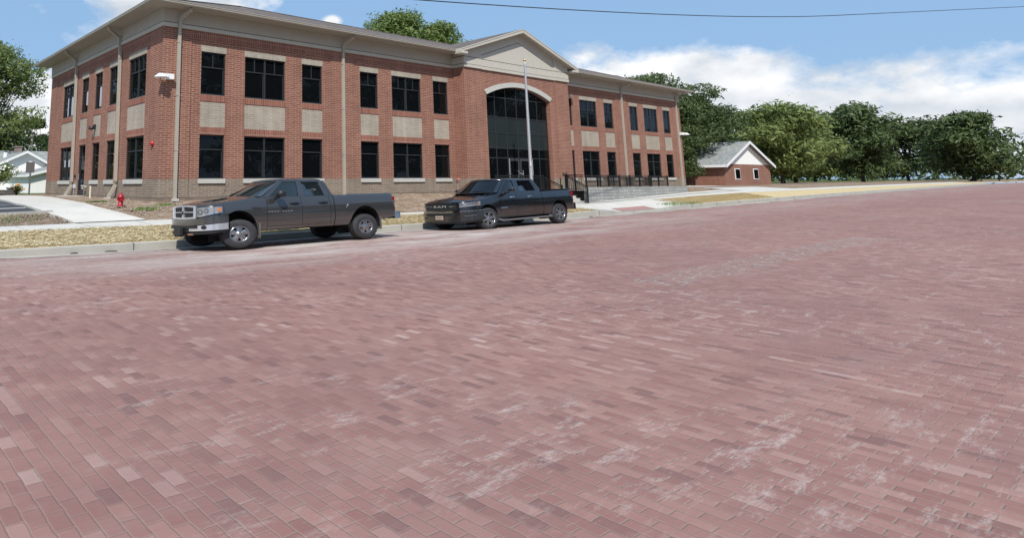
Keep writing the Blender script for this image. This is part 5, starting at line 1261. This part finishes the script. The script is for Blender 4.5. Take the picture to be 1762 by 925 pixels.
# unseen trees added across the street, sized to darken the window reflections
for i, (x, y, h, r, lb) in enumerate(((22, -52, 21, 7.5, 'unseen tall tree added across the street opposite the parked pickups'), (34, -50, 23, 8, 'unseen very tall tree added across the street opposite the entrance'), (46, -52, 22, 8, 'unseen tall tree added across the street, second past the entrance'),
        (58, -50, 24, 8.5, 'tallest of the unseen trees added across the street'), (71, -52, 22, 8.5, 'unseen tree added across the street opposite the right wing'), (85, -50, 21, 8.5, 'unseen tree added across the street beyond the right wing'), (100, -51, 19, 8.5, 'unseen tree added across the street opposite the brick house'), (118, -50, 16, 9, 'unseen lower tree added far along across the street'),
        (8, -56, 19, 7.5, 'unseen tree added well behind the camera'), (-24, -54, 15, 7, 'unseen tree added behind the camera to the left'), (144, -44, 13, 8, 'unseen low round tree added at the far right end across the street'))):
    tree((x, y, -1.9), h, r, 1.0, M['leafC'], 6500, .50, lb, 40+i, nclump=44, group='unseen trees added for window reflections', spread=1.15)
for i, (x, y, h, r, lb) in enumerate(((-15, 47, 17, 6.5, 'unseen tree added beyond the car park, nearest the street'), (-23, 56, 18, 7.5, 'second unseen tree added beyond the car park'), (-18, 70, 18, 7, 'third unseen tree added beyond the car park'), (-29, 88, 20, 8, 'farthest unseen tree added beyond the car park'))):  # out of view, added so the side windows reflect dark foliage
    tree((x, y, -1.2), h, r, 1.0, M['leafC'], 5000, .45, lb, 60+i, nclump=40, group='unseen trees added for side window reflections', spread=1.15)
# shrubs and flowers by the white house
def shrub(loc, r, h, label, seed, mat, n=2600, size=.07, flowers=None, fm=None):
    e = empty('flowering_shrub', loc); tag(e, label, 'shrub'); g = random.Random(seed); bl = []
    for k in range(14): a = g.random()*6.28; q = g.random()**.5*.75; bl.append((math.cos(a)*q*r, math.sin(a)*q*r, h*g.uniform(.3, .8), r*.36, r*.36, h*.26))
    leaf_mesh('foliage', mat, bl, n, size, e, seed)
    st = MB()
    for b_ in bl[::2]: st.tube([(0,0,0), (b_[0]*.5, b_[1]*.5, b_[2]*.5), b_[:3]], .015, 5)
    st.build('stems', M['bark'], e)
    if flowers:
        f = MB()
        for k in range(flowers):
            b_ = g.choice(bl); a = g.uniform(3.6, 5.9); el = g.uniform(-.1, 1.1); c = Vector((b_[0]+math.cos(a)*math.cos(el)*b_[3]*1.1, b_[1]+math.sin(a)*math.cos(el)*b_[4]*1.1, b_[2]+math.sin(el)*b_[5]*1.15)); s = g.uniform(.06, .10)
            f.lathe([(0,-s*.6),(s*.8,-s*.3),(s,.0),(s*.7,s*.5),(0,s*.7)], 7, 'z', c=c)
        f.build('blossoms', fm, e)
    return e
M['petal_w'] = PM('white_petals', (.72, .72, .66), .7, var=.1, vscale=9); M['petal_o'] = PM('orange_petals', (.80, .38, .08), .7)
shrub((-3.35, 18.2, -.62), 1.35, 1.75, 'white flowering hydrangea bush above the low wall at the left edge', 51, M['leafB'], 4200, .075, 46, M['petal_w'])
shrub((-1.75, 19.2, -.95), .42, .75, 'clump of orange lilies beside the sign post', 52, M['leafB'], 700, .07, 16, M['petal_o'])
shrub((-2.25, 18.6, -.95), .38, .55, 'small white flowering plant between the low wall and the lilies', 53, M['leafB'], 500, .06, 14, M['petal_w'])
gw = MB(); 
for k in range(3): gw.box(-9, 17.0+k*.03, -1.0+k*.16, -2.30-k*.03, 17.5, -.85+k*.16)
o = gw.build('garden_wall', BRICK('dark_garden_block', (.09, .075, .07), (.15, .125, .115), (.05, .045, .04), bw=.4, rh=.155, ms=.02)); tag(o, 'low dark block garden wall below the white hydrangea', 'wall')
# road sign seen from behind
sg_ = empty('street_sign', (-1.05, 18.8, -.95)); tag(sg_, 'small square sign seen from behind on a thin grey post by the white house', 'sign')
p = MB(); p.tube([(0,0,0),(0,0,2.15)], .045, 4, square=True); p.build('post', PM('galvanised_post', (.15, .16, .165), .5, metal=.3), sg_)
p = MB(); p.box(-.30, -.03, 1.52, .24, .0, 2.22); p.build('sign_plate', PM('sign_back_brown', (.13, .115, .115), .5), sg_)

# ------------------------------------------------------------------ white house on the left
hs = empty('white_house', (3, 36, -1)); tag(hs, 'low white sided house with grey roof at the left behind the brick building', 'house')
def hpart(mb, n_, mt): o = mb.build(n_, mt, hs); o.location = -hs.location; return o
a = MB(); y = 38.0; zg = -1.3
apx, apz_, lx, lz, rx, rz = 2.9, 2.83, -1.7, .62, 6.4, .95
a.poly([(lx+.35,y,zg),(rx-.3,y,zg),(rx-.3,y,rz-.1),(apx,y,apz_-.12),(lx+.35,y,lz-.0)]); a.poly([(lx+.35,y+12,zg),(lx+.35,y,zg),(lx+.35,y,lz),(lx+.35,y+12,lz)])
# rear wing wall
a.poly([(-8,y+6,zg),(12,y+6,zg),(12,y+6,1.5),(-8,y+6,1.5)])
# lower projecting wing
X0, X1, Y0 = 1.42, 5.6, 30.0
a.poly([(X0,Y0,zg),(X1,Y0,zg),(X1,Y0,1.55),(X0,Y0,.50)]); a.poly([(X0,y,zg),(X0,Y0,zg),(X0,Y0,.50),(X0,y,.50)]); hpart(a, 'wall', M['siding'])
r = MB(); ov = .45
r.poly([(lx,y-ov,lz),(apx,y-ov,apz_+.05),(apx,y+13,apz_+.05),(lx,y+13,lz)]); r.poly([(apx,y-ov,apz_+.05),(rx,y-ov,rz),(rx,y+13,rz),(apx,y+13,apz_+.05)])
r.poly([(-10,y+3,1.30),(13,y+3,1.30),(13,y+7.5,3.25),(-10,y+7.5,3.25)]); r.poly([(X0-.3,Y0-.35,.56),(X1,Y0-.35,1.68),(X1,y,1.68),(X0-.3,y,.56)]); hpart(r, 'roof', M['groof'])
r = MB()
for (p, q) in (((lx,lz),(apx,apz_+.05)),((apx,apz_+.05),(rx,rz))): r.poly([(p[0],y-ov-.02,p[1]-.20),(q[0],y-ov-.02,q[1]-.20),(q[0],y-ov-.02,q[1]+.03),(p[0],y-ov-.02,p[1]+.03)]); r.poly([(p[0],y-ov,p[1]-.18),(p[0],y,p[1]-.18),(q[0],y,q[1]-.18),(q[0],y-ov,q[1]-.18)])
r.poly([(X0-.32,Y0-.37,.38),(X1,Y0-.37,1.50),(X1,Y0-.37,1.72),(X0-.32,Y0-.37,.60)]); r.poly([(X0-.33,y,.42),(X0-.33,Y0-.37,.40),(X0-.33,Y0-.37,.60),(X0-.33,y,.60)]); r.poly([(X0-.3,Y0-.35,.42),(X0-.3,y,.42),(X0,y,.45),(X0,Y0-.35,.45)]); hpart(r, 'fascia', M['white'])
ch = MB(); ch.box(3.2, 44.0, 2.4, 3.8, 44.7, 3.6); ch.box(3.14, 43.94, 3.54, 3.86, 44.76, 3.66); hpart(ch, 'chimney', BRICK('chimney_brick', (.20, .14, .12), (.28, .21, .18), (.3, .27, .25)))
vt = MB(); vt.tube([(2.1,43.0,2.3),(2.1,43.0,2.92)], .2, 8); hpart(vt, 'roof_vent', M['white'])
up_ = MB(); up_.tube([(0,0,0),(0,0,6.2)], .13, 8); ue = empty('utility_pole', (5.6, 48.0, -1)); tag(ue, 'pale wooden pole standing up behind the white house roof', 'pole'); up_.build('pole', PM('pale_wood', (.55, .45, .30), .8), ue)
# brick house on the right
hb = empty('brick_house', (76, 7, -1)); tag(hb, 'brick house with white gable trim just right of the office building', 'house')
def bp(mb, n_, mt): o = mb.build(n_, mt, hb); o.location = -hb.location; return o
a = MB(); hx0, hx1, hy0, hy1 = 70.2, 84, 4.0, 10; a.poly([(hx0,hy0,-1.2),(hx1,hy0,-1.2),(hx1,hy0,1.6),(hx0,hy0,1.6)]); a.poly([(hx0,hy1,-1.2),(hx0,hy0,-1.2),(hx0,hy0,1.6),(hx0,hy1,1.6)]); bp(a, 'wall', M['brick'])
hm = (hx0+hx1)/2
a = MB(); a.poly([(hx0,hy0,1.6),(hx1,hy0,1.6),(hm,hy0,4.2)]); bp(a, 'gable', M['siding'])
a = MB(); a.poly([(hx0-.6,hy0-.5,1.45),(hm,hy0-.5,4.4),(hm,hy1,4.4),(hx0-.6,hy1,1.45)]); a.poly([(hm,hy0-.5,4.4),(hx1+.6,hy0-.5,1.45),(hx1+.6,hy1,1.45),(hm,hy1,4.4)]); bp(a, 'roof', M['groof'])
a = MB()
for (p, q) in (((hx0-.6,1.45),(hm,4.4)),((hm,4.4),(hx1+.6,1.45))): a.poly([(p[0],hy0-.52,p[1]-.32),(q[0],hy0-.52,q[1]-.32),(q[0],hy0-.52,q[1]+.04),(p[0],hy0-.52,p[1]+.04)])
a.poly([(hx0-.61,hy1,1.2),(hx0-.61,hy0-.5,1.2),(hx0-.61,hy0-.5,1.47),(hx0-.61,hy1,1.47)]); bp(a, 'fascia', M['white'])
for wx in (73.0, 78.5):
    a = MB(); a.box(wx, hy0-.05, -.2, wx+1.5, hy0+.02, 1.1); w_ = bp(a, 'window', M['white']); a = MB(); a.box(wx+.12, hy0-.07, -.1, wx+1.38, hy0-.055, 1.0); a.build('pane', M['glass'], w_)
wh = MB(); wh.box(84, 24, -1.2, 96, 34, 2.4); o = wh.build('wall', M['siding']); we_ = empty('white_building', (90, 29, -1)); tag(we_, 'plain white building glimpsed between the trees at the right', 'building'); o.parent = we_; o.location = (-90, -29, 1)
a = MB(); a.poly([(83.5,23.5,2.4),(96.5,23.5,2.4),(96.5,29,5),(83.5,29,5)]); a.poly([(96.5,34.5,2.4),(83.5,34.5,2.4),(83.5,29,5),(96.5,29,5)]); o = a.build('roof', M['groof'], we_); o.location = (-90, -29, 1)
dv = MB(); dv.grid([[(x, y, H(x, y)+.02) for x in np.arange(52.5, 66, 1.5)] for y in (-4.1, -1, 3, 8, 14)], 0); tag(dv.build('side_driveway', M['walk']), kind='structure')
# overhead wire
ow = MB(); p0, p1 = Vector((8.73, -10, 7.39)), Vector((32.2, -10, 10.44)); pts = []
for i in range(121):
    t = -1.2+i/120*14.0; p = p0+(p1-p0)*t; s_ = min(t, 2.4)-.5; p.z += -.18+.25*s_*s_+max(0, t-2.4)*.9; pts.append(p)
ow.tube(pts, [.017+.0007*i for i in range(121)], 5, cap=False); o = ow.build('overhead_wire', M['black']); tag(o, 'single black overhead cable crossing the sky at the upper right', 'cable')

# ------------------------------------------------------------------ loose stuff on the ground
def scatter(name, mat, n, fpos, size, kind, seed, tall=0.2):
    g = np.random.default_rng(seed); V = []; F = []
    for k in range(n):
        x, y = fpos(g)
        z = H(x, y)
        if kind == 'blade':
            a = g.random()*math.pi; L_ = size*(.5+g.random()); w = .005+.005*g.random(); d = np.array([math.cos(a), math.sin(a)*.8, (g.random()-.35)*tall]); nrm = np.array([-math.sin(a), math.cos(a), .2])*w
            c = np.array([x, y, z+.018+g.random()*.035]); b = len(V); V += [tuple(c-d*L_/2-nrm), tuple(c+d*L_/2-nrm), tuple(c+d*L_/2+nrm), tuple(c-d*L_/2+nrm)]; F.append((b, b+1, b+2, b+3))
        elif kind == 'tuft':
            a = g.random()*6.28; h = size*(.5+g.random()); b = len(V); dx, dy = math.cos(a)*.02, math.sin(a)*.02; lx_, ly_ = (g.random()-.5)*h*.8, (g.random()-.5)*h*.8
            V += [(x-dx, y-dy, z), (x+dx, y+dy, z), (x+lx_, y+ly_, z+h)]; F.append((b, b+1, b+2))
        else:
            s = size*(.35+g.random()**2*1.3); b = len(V); q = g.random(6)*.6+.6
            V += [(x-s*q[0], y, z+s*.1), (x, y-s*q[1], z+s*.1), (x+s*q[2], y, z+s*.1), (x, y+s*q[3], z+s*.1), (x+s*.1, y, z+s*q[4]*.7)]; F += [(b, b+1, b+4), (b+1, b+2, b+4), (b+2, b+3, b+4), (b+3, b, b+4)]
    me = bpy.data.meshes.new(name); me.from_pydata(V, [], F); me.materials.append(mat); o = bpy.data.objects.new(name, me); COL.objects.link(o); tag(o, kind='stuff'); return o
def strip(g):
    while True:
        x = g.uniform(-11, 48); y = g.uniform(-7.95, -5.82)
        if not (22.3 < x < 32.5) and (x < 20 or g.random() < .5): return x, y
o = scatter('straw_mulch', M['straw'], 64000, strip, .15, 'blade', 1); tag(o, 'yellow straw mulch scattered along the strip between kerb and pavement', 'straw')
def bed_(g):
    while True:
        x = g.uniform(-4.8, 24); y = g.uniform(-4.05, -.1)
        if x < -2.9 or (x < 0 and y < -2.3 and x < -2.2): continue
        return x, y
o = scatter('soil_rubble', M['rock'], 5200, bed_, .045, 'rock', 2); tag(o, 'stony dry soil between the pavement and the building', 'rubble')
def bed2(g):
    while True:
        x = g.uniform(-2.9, -.1); y = g.uniform(-3, 12)
        if x > -1.9 or y < 2: return x, y
scatter('stones', M['rock'], 900, bed2, .04, 'rock', 3); o = bpy.data.objects['stones']; tag(o, 'small stones on the bare earth along the left wall', 'stones')
def lotbed(g): return g.uniform(-12, -4.9), g.uniform(-4.05, -2.2)
o = scatter('mulch_chips', PM('dark_mulch', (.10, .07, .05), .95, col2=(.24, .19, .14), vscale=15), 3200, lotbed, .05, 'rock', 4); tag(o, 'dark mulch chips in the small bed by the car park', 'mulch')
def tuf(g):
    c = ((-1.5, -2.35, .28), (-.4, -1.7, .18), (.9, -3.4, .25), (-7.2, -3.0, .9), (31.5, -7.7, .7), (33.5, -7.8, .6), (-2.2, 1.5, .3))[g.integers(7)]
    return c[0]+g.normal()*c[2], min(-.1, c[1]+g.normal()*c[2]*.35) if c[1] < 0 else c[1]
o = scatter('weeds', M['grass'], 2200, tuf, .075, 'tuft', 5); tag(o, 'small green weed tufts near the hydrant', 'weeds')
db = MB(); g = random.Random(9)
for (x, y) in ((-4.9, -8.36), (-5.0, -8.32), (-6.0, -8.33), (20.3, -8.6)):
    db.lathe([(.0,.0),(.09*g.uniform(.6,1.3),.0),(.06,.03),(0,.045)], 7, 'z', c=(x, y, RZ(x, y)+.004), sx=1.8)
o = db.build('debris_clods', PM('dark_clod', (.08, .06, .05), .9)); tag(o, 'dark clods of debris lying in the gutter', 'debris', kind='stuff')
